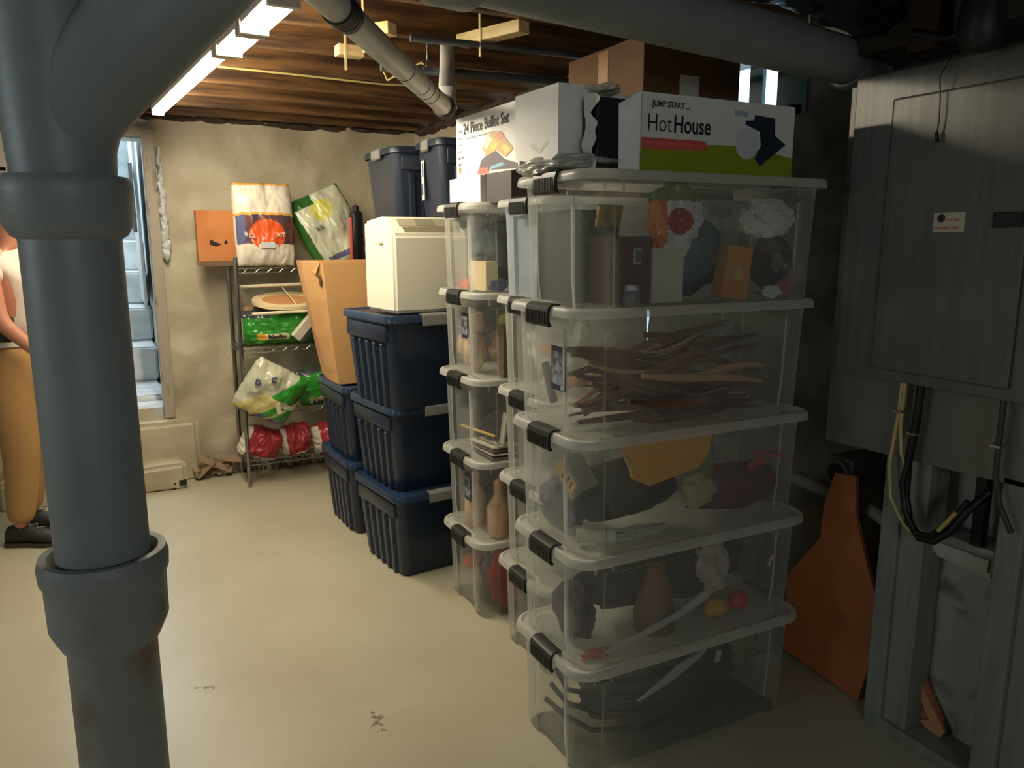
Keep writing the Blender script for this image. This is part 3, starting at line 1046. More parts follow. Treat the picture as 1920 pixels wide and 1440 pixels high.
cloth('cream_packet', (1.475, 1.69, 0.775), (0.055, 0.03, 0.05), mat('cream_packet', (176, 164, 116), 0.6), 'cream packet right of the black bag in the middle near bin', 'packet', 31, 0.3)
carton('green_box', (1.515, 1.70, z + 0.06), (0.02, 0.03, 0.18), mat('sage_box', (104, 116, 92), 0.6), 'slim sage green box standing in the middle near bin', ry=0.05)
cloth('maroon_cloth', (1.645, 1.72, 0.755), (0.18, 0.05, 0.07), mat('maroon_cloth', (104, 52, 62), 0.85), 'maroon cloth filling the right half of the middle near bin', 'cloth', 14, 0.25)
carton('magenta_strip', (1.735, 1.665, 0.85), (0.16, 0.006, 0.012), mat('magenta', (184, 60, 96), 0.5), 'thin magenta strip above the maroon cloth', ry=0.22, cat='strip')
carton('red_packet', (1.685, 1.668, 0.825), (0.06, 0.012, 0.024), mat('red_packet', (176, 64, 46), 0.5), 'small red packet on the maroon cloth', ry=-0.2, cat='packet')
carton('cardboard_tube', (1.215, 1.668, 0.885), (0.012, 0.012, 0.06), STICKL, 'pale wooden stub left of the golden envelope', ry=-0.45, cat='stub')

# fourth bin down (base .335)
t = thing('brown_flask', 'broad brown flask shape in the second lowest near bin', 'flask', (1.365, 1.73, 0.345))
obj('flask_body', MB().lathe([(0.0001, 0), (0.062, 0), (0.064, 0.04), (0.05, 0.12), (0.03, 0.17), (0.028, 0.20), (0.0001, 0.2)], seg=28, caps=False), mat('brown_flask', (118, 84, 62), 0.5), t)
cloth('plush_toy', (1.575, 1.72, 0.505), (0.055, 0.04, 0.085), mat('white_plush', (186, 176, 162), 0.95, bump=0.8, bscale=80), 'off-white fluffy plush in the second lowest near bin', 'plush', 4, 0.4)
for (x, zz, r, c, l) in ((1.565, 0.385, (0.045, 0.026), (222, 170, 50), 'yellow rubber ball lying beside the pink one'), (1.655, 0.388, (0.036, 0.03), (206, 50, 80), 'pink red rubber ball beside the yellow one')):
    o = obj('rubber_ball', MB().blob((0, 0, 0), (r[0], 0.03, r[1]), 3, 0.06, 2, 3), mat(l[:6] + '_rubber', c, 0.4))
    o.location = (x, 1.685, zz)
    tag(o, l, 'ball', 'balls in the near bin')
cloth('dark_coat', (1.47, 1.82, 0.48), (0.30, 0.10, 0.10), mat('dark_coat', (44, 42, 46), 0.9), 'dark coat bundled at the back of the second lowest near bin', 'coat', 7, 0.25)
cloth('black_shoe', (1.12, 1.80, 0.43), (0.045, 0.08, 0.08), mat('dark_brown_cloth', (64, 54, 52), 0.8), 'dark lump at the left end of the second lowest near bin', 'cloth', 27, 0.35)
mb = MB().tube([(1.13, 1.662, 0.348), (1.25, 1.66, 0.372), (1.40, 1.66, 0.41), (1.50, 1.66, 0.45)], [0.006, 0.009, 0.010, 0.014], 8)
tag(obj('white_strap', mb, mat('strap_grey_white', (180, 180, 176), 0.7)), 'pale strap slanting up to the yellow ball', 'strap')
carton('paper_tag', (1.755, 1.663, 0.49), (0.012, 0.003, 0.036), mat('pink_tag', (226, 190, 170), 0.6), 'tiny pinkish paper tag at the right of the second lowest near bin', ry=0.4, cat='tag')
cloth('red_wrapper', (1.12, 1.672, 0.350), (0.05, 0.02, 0.010), mat('red_wrapper', (190, 96, 86), 0.25), 'small red wrapper in the front corner under the strap', 'wrapper', 33, 0.5)

# bottom bin
for k in range(4):
    mb = MB()
    z = 0.06 + 0.045 * k
    mb.tube([(1.085 + 0.02 * k, 1.90, z + 0.03), (1.12, 1.83, z), (1.16 + 0.03 * k, 1.75, z - 0.01), (1.30, 1.70, z - 0.02 + 0.01 * k), (1.45, 1.72, z - 0.035 + 0.01 * k)], 0.008, 8)
    tag(obj('black_cable', mb, CABLE), '%s of the four black cables curling through the lowest near bin' % ['lowest', 'second lowest', 'second highest', 'highest'][k], 'cable', 'cables in the lowest near bin')
cloth('dark_blanket', (1.46, 1.82, 0.115), (0.29, 0.12, 0.09), mat('slate_blanket', (58, 64, 70), 0.9), 'slate blanket filling the lowest near bin', 'blanket', 17, 0.2)
mb = MB()
mb.prism([(-0.13, -0.035), (-0.10, -0.03), (0.0, 0.0), (0.10, 0.045), (0.13, 0.07), (0.09, 0.06), (0.02, 0.042), (-0.05, 0.005)], -0.003, 0.003, 'y')
o = obj('white_feather', mb, mat('feather_white', (176, 178, 176), 0.7), smooth=False)
o.location = (1.40, 1.675, 0.19)
tag(o, 'long pale blade of foam slanting in the lowest near bin', 'foam blade')
carton('cream_tag', (1.575, 1.675, 0.20), (0.022, 0.004, 0.04), mat('cream_tag', (206, 196, 160), 0.6), 'small cream tag in the lowest near bin', ry=0.1, cat='tag')

# middle stack contents (cx 1.615, y 2.265; left end x 1.23)
for k, (nm, zc, m, lab, rad, amp) in enumerate((
        ('grey_garment', 0.10, GREYC, 'grey garment in the lowest bin of the middle stack', (0.12, 0.13, 0.07), 0.3),
        ('crumpled_paper', 0.45, PALEP, 'pale crumpled paper in the second lowest middle bin', (0.12, 0.15, 0.11), 0.45),
        ('dark_garment', 0.76, mat('blue_grey_cloth', (96, 104, 122), 0.9), 'blue grey garment in the third middle bin', (0.12, 0.13, 0.085), 0.3),
        ('crumpled_paper', 1.10, PALEP, 'grey white crumpled paper filling the fourth middle bin', (0.12, 0.155, 0.12), 0.6),
        ('pale_blue_cloth', 1.43, BLUEC, 'pale blue cloth filling the top middle bin', (0.13, 0.15, 0.11), 0.15))):
    cloth(nm, (1.40, 2.28, zc), rad, m, lab, 'paper' if 'paper' in nm else 'cloth', 50 + k, amp, 4 if amp > 0.4 else 2.5)
o = obj('orange_ball', MB().blob((0, 0, 0), (0.03, 0.03, 0.03), 3, 0.1, 2, 3), mat('orange_toy', (224, 110, 60), 0.5))
o.location = (1.275, 2.17, 0.22)
tag(o, 'small orange toy in the lowest bin of the middle stack', 'toy')

# far clear stack contents (cx 1.585, y 2.742; left end x 1.2; front y 2.56)
cloth('dark_sweater', (1.36, 2.70, 1.47), (0.13, 0.13, 0.12), mat('steel_grey_cloth', (66, 74, 78), 0.9), 'steel grey sweater filling the top far clear bin', 'sweater', 60, 0.25)
carton('cream_carton', (1.25, 2.70, 1.312), (0.05, 0.16, 0.11), mat('cream_carton', (226, 204, 160), 0.6), 'cream carton low in the top far clear bin')
cloth('red_cloth', (1.225, 2.80, 1.33), (0.02, 0.05, 0.018), mat('coral_cloth', (220, 100, 90), 0.8), 'sliver of coral cloth at the bottom of the top far bin', 'cloth', 61, 0.3)
cloth('blue_cloth', (1.27, 2.60, 1.33), (0.035, 0.04, 0.022), mat('blue_violet_cloth', (90, 100, 150), 0.8), 'blue violet cloth low in the front corner of the top far bin', 'cloth', 62, 0.3)
t = thing('teddy_bear', 'beige teddy bear pressed against the end of the fourth far bin', 'toy', (1.255, 2.79, 0.985))
obj('fur', MB().blob((0, 0, 0.08), (0.045, 0.06, 0.075), 1, 0.2, 4, 4, 0.0).blob((-0.005, 0.0, 0.185), (0.042, 0.048, 0.042), 2, 0.15, 4, 4)
    .blob((0.0, 0.045, 0.225), (0.014, 0.016, 0.016), 3, 0.1, 3, 2).blob((0.0, -0.045, 0.225), (0.014, 0.016, 0.016), 3, 0.1, 3, 2)
    .blob((-0.03, 0.055, 0.10), (0.022, 0.02, 0.045), 4, 0.1, 3, 3).blob((-0.03, -0.055, 0.10), (0.022, 0.02, 0.045), 5, 0.1, 3, 3), BEIGEC, t)
obj('muzzle', MB().blob((-0.043, 0, 0.175), (0.014, 0.018, 0.014), 6, 0.1, 3, 3), WHITEC, t)
cloth('brown_blanket', (1.42, 2.68, 1.09), (0.14, 0.12, 0.11), BROWNC, 'brown blanket in the fourth far bin behind the teddy', 'blanket', 63, 0.2)
cloth('yellow_cloth', (1.30, 2.575, 1.20), (0.03, 0.022, 0.022), mat('yellow_green_cloth', (216, 214, 120), 0.8), 'bit of yellow green cloth high in the fourth far bin', 'cloth', 64, 0.4)
carton('dark_carton', (1.31, 2.60, 0.985), (0.07, 0.05, 0.20), mat('taupe_carton', (110, 88, 72), 0.7), 'taupe carton in the front corner of the fourth far bin')
cloth('dark_papers', (1.42, 2.76, 0.75), (0.14, 0.13, 0.075), mat('dark_grey_card', (72, 70, 70), 0.8), 'dark grey bundle behind the papers in the middle far bin', 'bundle', 65, 0.2)
mb = MB().tube([(1.225, 2.86, 0.745), (1.25, 2.60, 0.755)], 0.006, 8)
tag(obj('yellow_stick', mb, mat('yellow_stick', (220, 180, 90), 0.5)), 'yellow stick lying level in the middle far bin', 'stick')
for k in range(4):
    carton('paper_sheet', (1.30, 2.70, 0.664 + 0.012 * k), (0.14, 0.24 - 0.02 * k, 0.004), mat('paper_a', (216, 208, 190), 0.7) if k % 2 else mat('paper_b', (120, 100, 90), 0.7),
           ['lowest brown card in the middle far bin', 'lower white paper in the middle far bin', 'upper brown card in the middle far bin', 'top white paper of the pile in the middle far bin'][k],
           rz=0.05 * k, ry=0.05, cat='paper', bev=0)
carton('white_card', (1.285, 2.61, 0.72), (0.01, 0.035, 0.13), mat('paper_a', (216, 208, 190), 0.7), 'white card leaning upright in the middle far bin', rx=0.3, cat='card')
for k, (x, y, h, m) in enumerate(((1.255, 2.80, 0.165, CARDR), (1.285, 2.64, 0.17, CARD))):
    t = thing('tan_bottle', ['tan squat bottle at the left of the second lowest far bin', 'tan bottle with a narrow neck in the front corner of the second lowest far bin'][k], 'bottle', (x, y, 0.335), 0, 'tan bottles in a far bin')
    mb = MB().lathe([(0.0001, 0), (0.042, 0), (0.045, 0.01), (0.045, h * 0.72), (0.03, h * 0.85), (0.017, h), (0.017, h + 0.02), (0.0001, h + 0.02)], seg=24, caps=False)
    obj('bottle_body', mb, mat('tan_bottle', (206, 168, 128), 0.6), t)
    obj('cap', MB().lathe([(0.019, h + 0.018), (0.019, h + 0.05), (0.008, h + 0.06), (0.0001, h + 0.06)], seg=20, caps=False), mat('salmon_cap', (214, 150, 110), 0.5), t)
cloth('dark_garment', (1.44, 2.76, 0.42), (0.13, 0.13, 0.075), mat('grey_brown_cloth', (96, 86, 80), 0.9), 'grey brown cloth behind the tan bottles', 'cloth', 66, 0.2)
o = obj('orange_ball', MB().blob((0, 0, 0), (0.032, 0.036, 0.03), 3, 0.1, 2, 3), mat('orange_toy', (224, 110, 60), 0.5))
o.location = (1.235, 2.80, 0.17)
tag(o, 'orange ball in the lowest far clear bin', 'ball')
cloth('red_garment', (1.32, 2.63, 0.15), (0.08, 0.05, 0.12), mat('red_garment', (170, 62, 60), 0.85), 'red garment in the front corner of the lowest far bin', 'cloth', 67, 0.25)
cloth('grey_garment', (1.38, 2.78, 0.12), (0.12, 0.10, 0.10), mat('warm_grey_cloth', (116, 106, 102), 0.9), 'warm grey cloth in the lowest far bin', 'cloth', 68, 0.25)

# ---------------------------------------------------------------- navy totes
TX, TY, TH = 0.43, 0.50, 0.40     # latch ends face y, ribbed sides face x


def make_tote(label, m=NAVY, ml=NAVYL):
    t = thing('navy_tote', label, 'storage tote', (0, 0, 0), 0, 'navy blue totes with lids')
    mb = MB()
    rings = []
    for (z, s) in ((0.0, -0.095), (0.02, -0.082), (0.28, -0.038), (0.30, -0.036), (0.372, -0.022)):
        rings.append([Vector((x, y, z)) for x, y in outline(TX + s, TY + s, 0.035, 0, 0)])
    mb.loft(rings, True, False)
    for sx in (-1, 1):
        # flutes
        for k in range(5):
            y = (k - 2) * 0.072
            ky = y * 0.90
            x0 = sx * (TX / 2 - 0.040)
            x1 = sx * (TX / 2 - 0.019)
            w = 0.020
            lo = [Vector((x0 - sx * 0.004, ky - w, 0.01)), Vector((x0 + sx * 0.010, ky - w * 0.6, 0.01)), Vector((x0 + sx * 0.010, ky + w * 0.6, 0.01)), Vector((x0 - sx * 0.004, ky + w, 0.01))]
            hi = [Vector((x1 - sx * 0.004, y - w, 0.285)), Vector((x1 + sx * 0.011, y - w * 0.6, 0.27)), Vector((x1 + sx * 0.011, y + w * 0.6, 0.27)), Vector((x1 - sx * 0.004, y + w, 0.285))]
            mb.loft([lo, hi])
        a, b = sorted((sx * (TX / 2 - 0.03), sx * (TX / 2 - 0.004)))
        mb.box(a, b, -0.20, 0.20, 0.285, 0.352, 0.006)
    obj('body', mb, m, t, ang=30)
    mb = MB()
    rings = []
    for (z, s, r) in ((0.362, 0.0, 0.045), (0.363, 0.006, 0.048), (0.385, 0.004, 0.047), (0.393, -0.006, 0.04), (0.393, -0.03, 0.03), (0.386, -0.04, 0.025)):
        rings.append([Vector((x, y, z)) for x, y in outline(TX + s, TY + s, r, 0, 0)])
    mb.loft(rings, False, True)
    obj('lid', mb, ml, t, ang=40)
    for sy in (-1, 1):
        mb = MB()
        y = TY / 2
        prof = [(y - 0.022, 0.392), (y - 0.02, 0.397), (y + 0.004, 0.396), (y + 0.011, 0.388), (y + 0.012, 0.352), (y + 0.004, 0.346), (y + 0.004, 0.38), (y - 0.004, 0.3925)]
        mb.prism([(sy * a, b) for a, b in prof], -0.06, 0.06, 'x')
        obj('latch', mb, GREYL, t, smooth=False)
    return t


rz1 = math.radians(7)


def corner_loc(cx, cy, rz, z):
    """tote whose (-x,-y) lid corner stands at cx, cy"""
    v = Matrix.Rotation(rz, 2) @ Vector((TX / 2, TY / 2))
    return (cx + v.x, cy + v.y, z)


tote0 = make_tote('bottom navy tote of the near navy stack, on the floor beside the clear bins')
tote0.location = corner_loc(1.005, 3.07, rz1, 0)
tote0.rotation_euler = (0, 0, rz1)
dup(tote0, corner_loc(1.010, 3.115, rz1, 0.3865), rz1, 'middle navy tote of the near navy stack of three')
dup(tote0, corner_loc(0.985, 3.055, rz1 + 0.02, 0.773), rz1 + 0.02, 'top navy tote of the near stack, carrying the cream appliance', sz=1.06)
dup(tote0, corner_loc(0.955, 3.68, 0.05, 0), 0.05, 'bottom navy tote of the low stack under the open cardboard box')
dup(tote0, corner_loc(0.95, 3.69, 0.04, 0.3865), 0.04, 'upper navy tote of the low stack, right under the open cardboard box')
# rear columns reaching up to the joists; their tops show above the cream appliance
for col, (x, y) in enumerate(((1.66, 3.62), (1.64, 4.09))):
    for k in range(5):
        z = k * 0.3865
        if k == 4:
            lab = ['highest navy tote at right with white label, near the ceiling', 'highest navy tote at left with pale latch, near the ceiling'][col]
        else:
            lab = '%s navy tote of the %s rear column behind the cream appliance' % (['lowest', 'second lowest', 'third', 'fourth'][k], ['nearer', 'farther'][col])
        b = dup(tote0, (x, y, z), PI / 2, lab)
        if k == 4:
            b.scale = [(0.76, 0.95, 1.08), (1.2, 0.98, 1.06)][col]
            b.location.x = [1.615, 1.515][col]
            b.location.y = [3.618, 4.055][col]
            for ch in b.children:
                if ch.name.startswith('body') or ch.name.startswith('lid'):
                    ch.data = ch.data.copy()
                    ch.data.materials[0] = NAVYD
            if col == 0:
                lb = obj('shipping_label', MB().box(-0.262 + 0.33, -0.10 + 0.10, 0, 0.001, 0, 0.001), WCARD, b, smooth=False)
                me = lb.data
                # label sits on the latch end (local +y after the quarter turn faces -x)
                lb.data = bpy.data.meshes.new('shipping_label')
                q = MB()
                q.prism([(0.065, 0.14), (0.11, 0.135), (0.115, 0.31), (0.07, 0.315)], 0.2405, 0.2425, 'y')
                q.fin()
                q.bm.to_mesh(lb.data)
                q.bm.free()
                lb.data.materials.append(WCARD)
                ink = MB()
                for (a0, z0, z1) in ((0.078, 0.24, 0.30), (0.086, 0.16, 0.21)):
                    ink.box(a0, a0 + 0.02, 0.2426, 0.2436, z0, z1)
                obj('label_print', ink, mat('navy_ink', (60, 70, 110), 0.6), b, smooth=False)

# cream appliance on the top navy tote
t = thing('cream_appliance', 'cream white portable appliance with sloped vented top on the navy totes', 'appliance', (1.03, 3.10, 1.195), rz1)
mb = MB()
prof = [(0.0, 0.0), (0.30, 0.0), (0.30, 0.385), (0.12, 0.405), (0.085, 0.395), (0.0, 0.325)]       # y, z seen from the side
mb.prism(prof, 0.0, 0.36, 'x')
bmesh.ops.bevel(mb.bm, geom=list(mb.bm.edges), offset=0.012, segments=3, affect='EDGES')
obj('casing', mb, CREAM, t)
MS = frame((0.0, 0.0, 0.325), (1, 0, 0), (0, 0.085, 0.07))
mb = MB()
mb.box(0.05, 0.34, 0.058, 0.105, -0.0005, 0.003, 0, MS)
obj('control_panel', mb, CREAMD, t, smooth=False)
mb = MB()
for k in range(9):
    mb.box(0.06, 0.33, 0.018 + k * 0.004, 0.0195 + k * 0.004, 0.0, 0.003, 0, MS)
obj('vent_grille', mb, CREAMD, t, smooth=False)
obj('handle_recess', MB().box(0.13, 0.22, 0.062, 0.10, 0.003, 0.006, 0.001, MS), mat('cream_recess', (150, 142, 122), 0.5), t, smooth=False)
obj('side_catch', MB().box(-0.004, 0.0005, 0.10, 0.14, 0.287, 0.297, 0.001), CREAMD, t, smooth=False)

# open cardboard box on the low navy stack
t = thing('cardboard_box', 'tall open brown cardboard box bulging on the low navy totes', 'cardboard box', (0.955, 3.80, 0.782), 0.0)
mb = MB()
W, D, H2 = 0.40, 0.40, 0.61
th = 0.006
rings = []
pl = [(0.0, 0.03, 0.0), (0.0, 0.02, -0.02), (0.35, 0.01, -0.045), (0.7, -0.02, -0.06), (1.0, -0.035, -0.085)]
def boxring(f, fb, bul, ins):
    d = D + 0.11 * f ** 1.5
    return [Vector((bul + ins, ins, H2 * f)), Vector((W - ins, ins, H2 * f)), Vector((W - ins, d - ins, H2 * f)), Vector((bul * 1.6 + ins + 0.01, d - ins, H2 * f)), Vector((bul * 1.75 - 0.012 + ins, d * 0.5, H2 * f))]
outer = [boxring(f, 0, b, 0) for f, b in ((0, 0.0), (0.12, -0.008), (0.4, -0.025), (0.7, -0.042), (1.0, -0.055))]
inner = [boxring(f, 0, b, th) for f, b in ((1.0, -0.055), (0.7, -0.042), (0.4, -0.025), (0.12, -0.008), (0.012, 0.0))]
mb.loft(outer + inner, True, True)
obj('carton_body', mb, CARDR, t, smooth=False)
mb = MB()
mb.loft([[Vector((W, 0.0, H2)), Vector((W, D, H2)), Vector((W, D, H2 + 0.004)), Vector((W, 0, H2 + 0.004))],
         [Vector((W + 0.12, 0.0, H2 - 0.04)), Vector((W + 0.12, D, H2 - 0.04)), Vector((W + 0.12, D, H2 - 0.036)), Vector((W + 0.12, 0, H2 - 0.036))]])

obj('flap', mb, CARD, t, smooth=False)
mb = MB()
mb.loft([[Vector((-0.061, 0.03, H2 + 0.002)), Vector((-0.061, D, H2 + 0.002)), Vector((-0.063, D, H2 - 0.002)), Vector((-0.063, 0.03, H2 - 0.002))],
         [Vector((-0.078, 0.05, H2 - 0.055)), Vector((-0.074, 0.20, H2 - 0.03)), Vector((-0.077, 0.20, H2 - 0.033)), Vector((-0.081, 0.05, H2 - 0.058))]])
obj('torn_flap', mb, CARD, t, smooth=False)
mb = MB()
mb.prism([(0.03 + 0.022 * math.cos(a * PI / 5) + 0.015, H2 - 0.09 + 0.028 * math.sin(a * PI / 5)) for a in range(10)], -0.062, -0.058, 'x')
obj('hand_hole', mb, mat('box_inside_dark', (84, 58, 36), 0.9), t, smooth=False)
mb = MB().box(0.0, 0.008, 0.08, 0.115, 0.005, 0.055, 0, Matrix.Translation((-0.004, 0.0, 0.01)))
obj('tape_scrap', mb, WCARD, t, smooth=False)

# ---------------------------------------------------------------- on top of the clear stacks
ZT = 1.324 + 0.3275 * 1.035      # lid top of the nearest stack
# HotHouse carton
t = thing('product_carton', 'long white and lime green carton lettered HotHouse on the nearest top bin', 'carton', (1.213, 1.66, ZT + 0.008))
mb = MB()
L, D, H3 = 0.527, 0.27, 0.196
mb.loft([[Vector((0, 0, 0)), Vector((L, 0, 0)), Vector((L, D, 0)), Vector((0, D, 0))],
         [Vector((0, 0, H3)), Vector((L, 0, H3)), Vector((L, D, H3)), Vector((0, D, H3))]], True, True)
body = obj('carton_body', mb, WCARD, t, smooth=False)
F = frame((0, -0.0008, 0), (1, 0, 0), (0, 0, 1))
mb = MB()
pts = [(0.0, 0.0), (L, 0.0), (L, 0.085)]
for k in range(15):
    u_ = 1 - k / 14.0
    pts.append((L * u_, 0.058 + (0.022 * math.sin(u_ * 3.6 - 0.4) if u_ > 0.1 else 0.008) + 0.0))
mb.prism(pts, 0.0, -0.0008, 'y')
obj('green_band', mb, GREENY, t, smooth=False)
mb = MB()
mb.prism([(0.0, 0.058), (0.205, 0.062), (0.212, 0.067), (0.212, 0.080), (0.205, 0.086), (0.0, 0.086)], -0.0009, -0.0016, 'y')
obj('red_banner', mb, CORAL, t, smooth=False)
text('banner_text', 'GERMINATION STATION', 0.0135, frame((0.012, -0.0018, 0.069), (1, 0, 0), (0, 0, 1)), mat('banner_pale', (240, 140, 128), 0.5), t, 0.0002)
text('title', 'Hot', 0.062, frame((0.016, -0.0012, 0.103), (1, 0, 0), (0, 0, 1)), INK, t, 0.0003, 0.80, -0.0006)
text('title', 'House', 0.062, frame((0.100, -0.0012, 0.103), (1, 0, 0), (0, 0, 1)), INK, t, 0.0003, 0.76, 0.0009)
text('maker_mark', '. JUMP START ...', 0.021, frame((0.022, -0.0012, 0.163), (1, 0, 0), (0, 0, 1)), INK, t, 0.0003, 0.9, 0.0003)
mb = MB()
mb.prism([(0.345, 0.148), (0.375, 0.150), (0.378, 0.165), (0.452, 0.160), (0.455, 0.115), (0.497, 0.092), (0.405, 0.030), (0.385, 0.050), (0.405, 0.085), (0.398, 0.122), (0.345, 0.138)], -0.0009, -0.0018, 'y')
obj('tray_picture', mb, mat('navy_print', (30, 42, 56), 0.5), t, smooth=False)
mb = MB()
mb.prism([(0.355 + 0.042 * math.cos(a * PI / 8), 0.088 + 0.042 * math.sin(a * PI / 8)) for a in range(16)], -0.0003, -0.0009, 'y')
obj('round_picture', mb, mat('pale_grey_print', (214, 218, 218), 0.5), t, smooth=False)
obj('small_frame', MB().box(0.305, 0.352, -0.001, -0.0004, 0.158, 0.172), mat('pale_blue_print', (170, 186, 196), 0.5), t, smooth=False)
# open end: dark insert, torn wrap
mb = MB()
mb.box(-0.006, -0.0005, 0.02, 0.13, 0.003, 0.175)
obj('open_end', mb, mat('black_insert', (22, 22, 24), 0.7), t, smooth=False)
mb = MB()
mb.loft([[Vector((-0.002, 0.0, 0.0)), Vector((-0.002, 0.0, H3)), Vector((-0.004, 0.0, H3)), Vector((-0.004, 0, 0))],
         [Vector((-0.055, 0.015, 0.0)), Vector((-0.055, 0.02, 0.165)), Vector((-0.057, 0.02, 0.165)), Vector((-0.057, 0.015, 0.0))]])
obj('end_flap', mb, WCARD, t, smooth=False)
# black tray sticking out of the open end
carton('black_tray', (1.150, 1.745, ZT + 0.008), (0.11, 0.13, 0.178), mat('black_tray', (26, 26, 28), 0.6), 'black plastic insert sliding out of the open carton end', cat='tray')
mb = MB()
n = 18
ring0 = []
rings = []
for k in range(n):
    f = k / (n - 1)
    a = 0.008 * noise.noise(Vector((f * 4, 1, 0)))
    rings.append([Vector((1.085 + a, 1.678 + 0.03 * noise.noise(Vector((f * 6, 5, 1))), ZT + 0.008 + 0.185 * f)), Vector((1.083 + a, 1.70, ZT + 0.008 + 0.185 * f)),
                  Vector((1.086 + a * 2, 1.73 + 0.015 * noise.noise(Vector((f * 7, 2, 2))), ZT + 0.008 + 0.185 * f)), Vector((1.088 + a, 1.70, ZT + 0.008 + 0.185 * f))])
mb.loft(rings)
tag(obj('torn_wrap', mb, mat('torn_white_wrap', (206, 206, 200), 0.2)), 'torn glossy white wrap edge standing between carton and black insert', 'wrap')

# white box and crumpled grey plastic under it
t = thing('white_box', 'blank glaring white box on the left end of the nearest top bin', 'carton', (1.025, 1.755, ZT + 0.040), -0.03)
mb = MB()
mb.prism([(0.0, 0.015), (0.04, 0.0), (0.14, 0.002), (0.245, 0.018), (0.25, 0.03), (0.25, 0.19), (0.0, 0.185)], 0, 0.19, 'x')
obj('carton_body', mb, mat('bright_white_carton', (240, 238, 230), 0.55), t, smooth=False)
mb = MB()
for k in range(7):
    mb.blob((-0.0002, 0.10 + 0.012 * k * (-1) ** k * 0.6, 0.03 + 0.003 * k), (0.0006, 0.013, 0.006), k, 0.3, 2, 2)
obj('scuff_mark', mb, mat('grey_scuff', (222, 218, 208), 0.6), t)
mb = MB()
mb.blob((0.0, 0, 0), (0.10, 0.165, 0.034), 11, 0.22, 2.2, 5, -0.026)
o = obj('plastic_tray', mb, SILVER)
o.location = (1.10, 1.85, ZT + 0.028)
tag(o, 'crumpled grey plastic bag squashed under the white box', 'plastic bag')
cloth('crumpled_wrap', (1.15, 1.74, ZT + 0.215), (0.045, 0.05, 0.014), mat('tan_wrap', (196, 184, 160), 0.3), 'crumpled tan wrap lying on the black insert', 'wrap', 37, 0.3, 2.5)
# torn carton cardboard behind
carton('brown_carton', (1.74, 2.335, 1.6285), (0.40, 0.46, 0.51), CARDD, 'large brown carton standing behind the lettered carton on the middle stack', rz=0.0)
bc = bpy.data.objects['brown_carton']
obj('paper_label', MB().box(-0.055, 0.025, -0.2315, -0.2302, 0.27, 0.40), mat('dim_label', (206, 206, 200), 0.6), bc, smooth=False)
obj('tape', MB().box(-0.2015, -0.2002, -0.03, 0.03, 0.0, 0.50), mat('brown_tape', (150, 108, 66), 0.35), bc, smooth=False)

# buffet set carton, white carton and dark carton on the far clear stack
ZF = 4 * 0.3255 + 0.3275 * 0.992
carton('white_carton', (1.30, 2.765, ZF + 0.002), (0.19, 0.29, 0.105), WCARD, 'plain white carton on the far clear stack, left under the buffet set carton')
carton('dark_carton', (1.33, 2.50, ZF + 0.002), (0.22, 0.20, 0.105), mat('charcoal_carton', (74, 68, 66), 0.5), 'glossy charcoal carton under the right half of the buffet set carton')
carton('white_carton', (1.33, 2.90, ZF + 0.107), (0.10, 0.03, 0.06), WCARD, 'small white flap box behind the left edge of the buffet set carton')
t = thing('product_carton', 'white carton lettered 24 Piece Buffet Set standing near the ceiling', 'carton', (1.215, 2.86, ZF + 0.108), 0.0)
t.rotation_euler = (0, 0, 0.03)
W3, H4 = 0.50, 0.222
obj('carton_body', MB().box(0.0, 0.12, -W3, 0.0, 0.0, H4, 0.0015), WCARD, t, smooth=False)
XF = -0.0008


def TF(a, b):
    return frame((XF - 0.0008, -a, b), (0, -1, 0), (0, 0, 1))


text('title', '24 Piece Buffet Set', 0.054, TF(0.068, H4 - 0.064), INK, t, 0.0003, 0.88, 0.0007)
text('small_print', 'with serving trays and warming lids for every table', 0.010, TF(0.10, H4 - 0.085), INKG, t, 0.0002, 1.1)
for k in range(6):
    text('small_print', ['SERVING', 'two trays', 'four lids', 'six bowls', 'twelve forks', 'set of 24'][k], 0.011, TF(0.022, H4 - 0.055 - 0.024 * k), INKG, t, 0.0002, 0.9)


def pic(name, poly, m, lvl=1):
    mb = MB()
    mb.prism([(-a, b) for a, b in poly], XF - 0.0006 * lvl, XF - 0.0006 * (lvl - 1), 'x')
    return obj(name, mb, m, t, smooth=False)


pic('picture_stand', [(0.19, 0.003), (0.30, 0.012), (0.49, 0.002), (0.49, 0.02), (0.40, 0.04), (0.33, 0.075), (0.26, 0.065), (0.215, 0.05)], mat('print_shadow', (92, 84, 88), 0.5), 1)
pic('picture_red', [(0.185, 0.003), (0.28, 0.003), (0.27, 0.022), (0.20, 0.026)], mat('print_red', (220, 110, 90), 0.5), 2)
pic('picture_blue', [(0.28, 0.012), (0.40, 0.020), (0.38, 0.032), (0.29, 0.024)], mat('print_blue', (130, 170, 200), 0.5), 2)
pic('picture_tray', [(0.225, 0.095), (0.30, 0.142), (0.375, 0.135), (0.405, 0.11), (0.46, 0.07), (0.41, 0.045), (0.34, 0.075), (0.26, 0.062)], mat('print_tan', (200, 160, 110), 0.5), 2)
pic('picture_food', [(0.235, 0.098), (0.285, 0.128), (0.315, 0.115), (0.265, 0.085)], mat('print_cream', (232, 220, 170), 0.5), 3)
pic('picture_food', [(0.29, 0.095), (0.33, 0.108), (0.365, 0.095), (0.32, 0.075)], mat('print_yellow', (236, 190, 90), 0.5), 3)
pic('picture_food', [(0.335, 0.125), (0.365, 0.135), (0.395, 0.118), (0.36, 0.105)], mat('print_rose', (220, 140, 120), 0.5), 3)
pic('picture_food', [(0.375, 0.085), (0.405, 0.092), (0.445, 0.068), (0.405, 0.055)], mat('print_gold', (226, 200, 120), 0.5), 3)
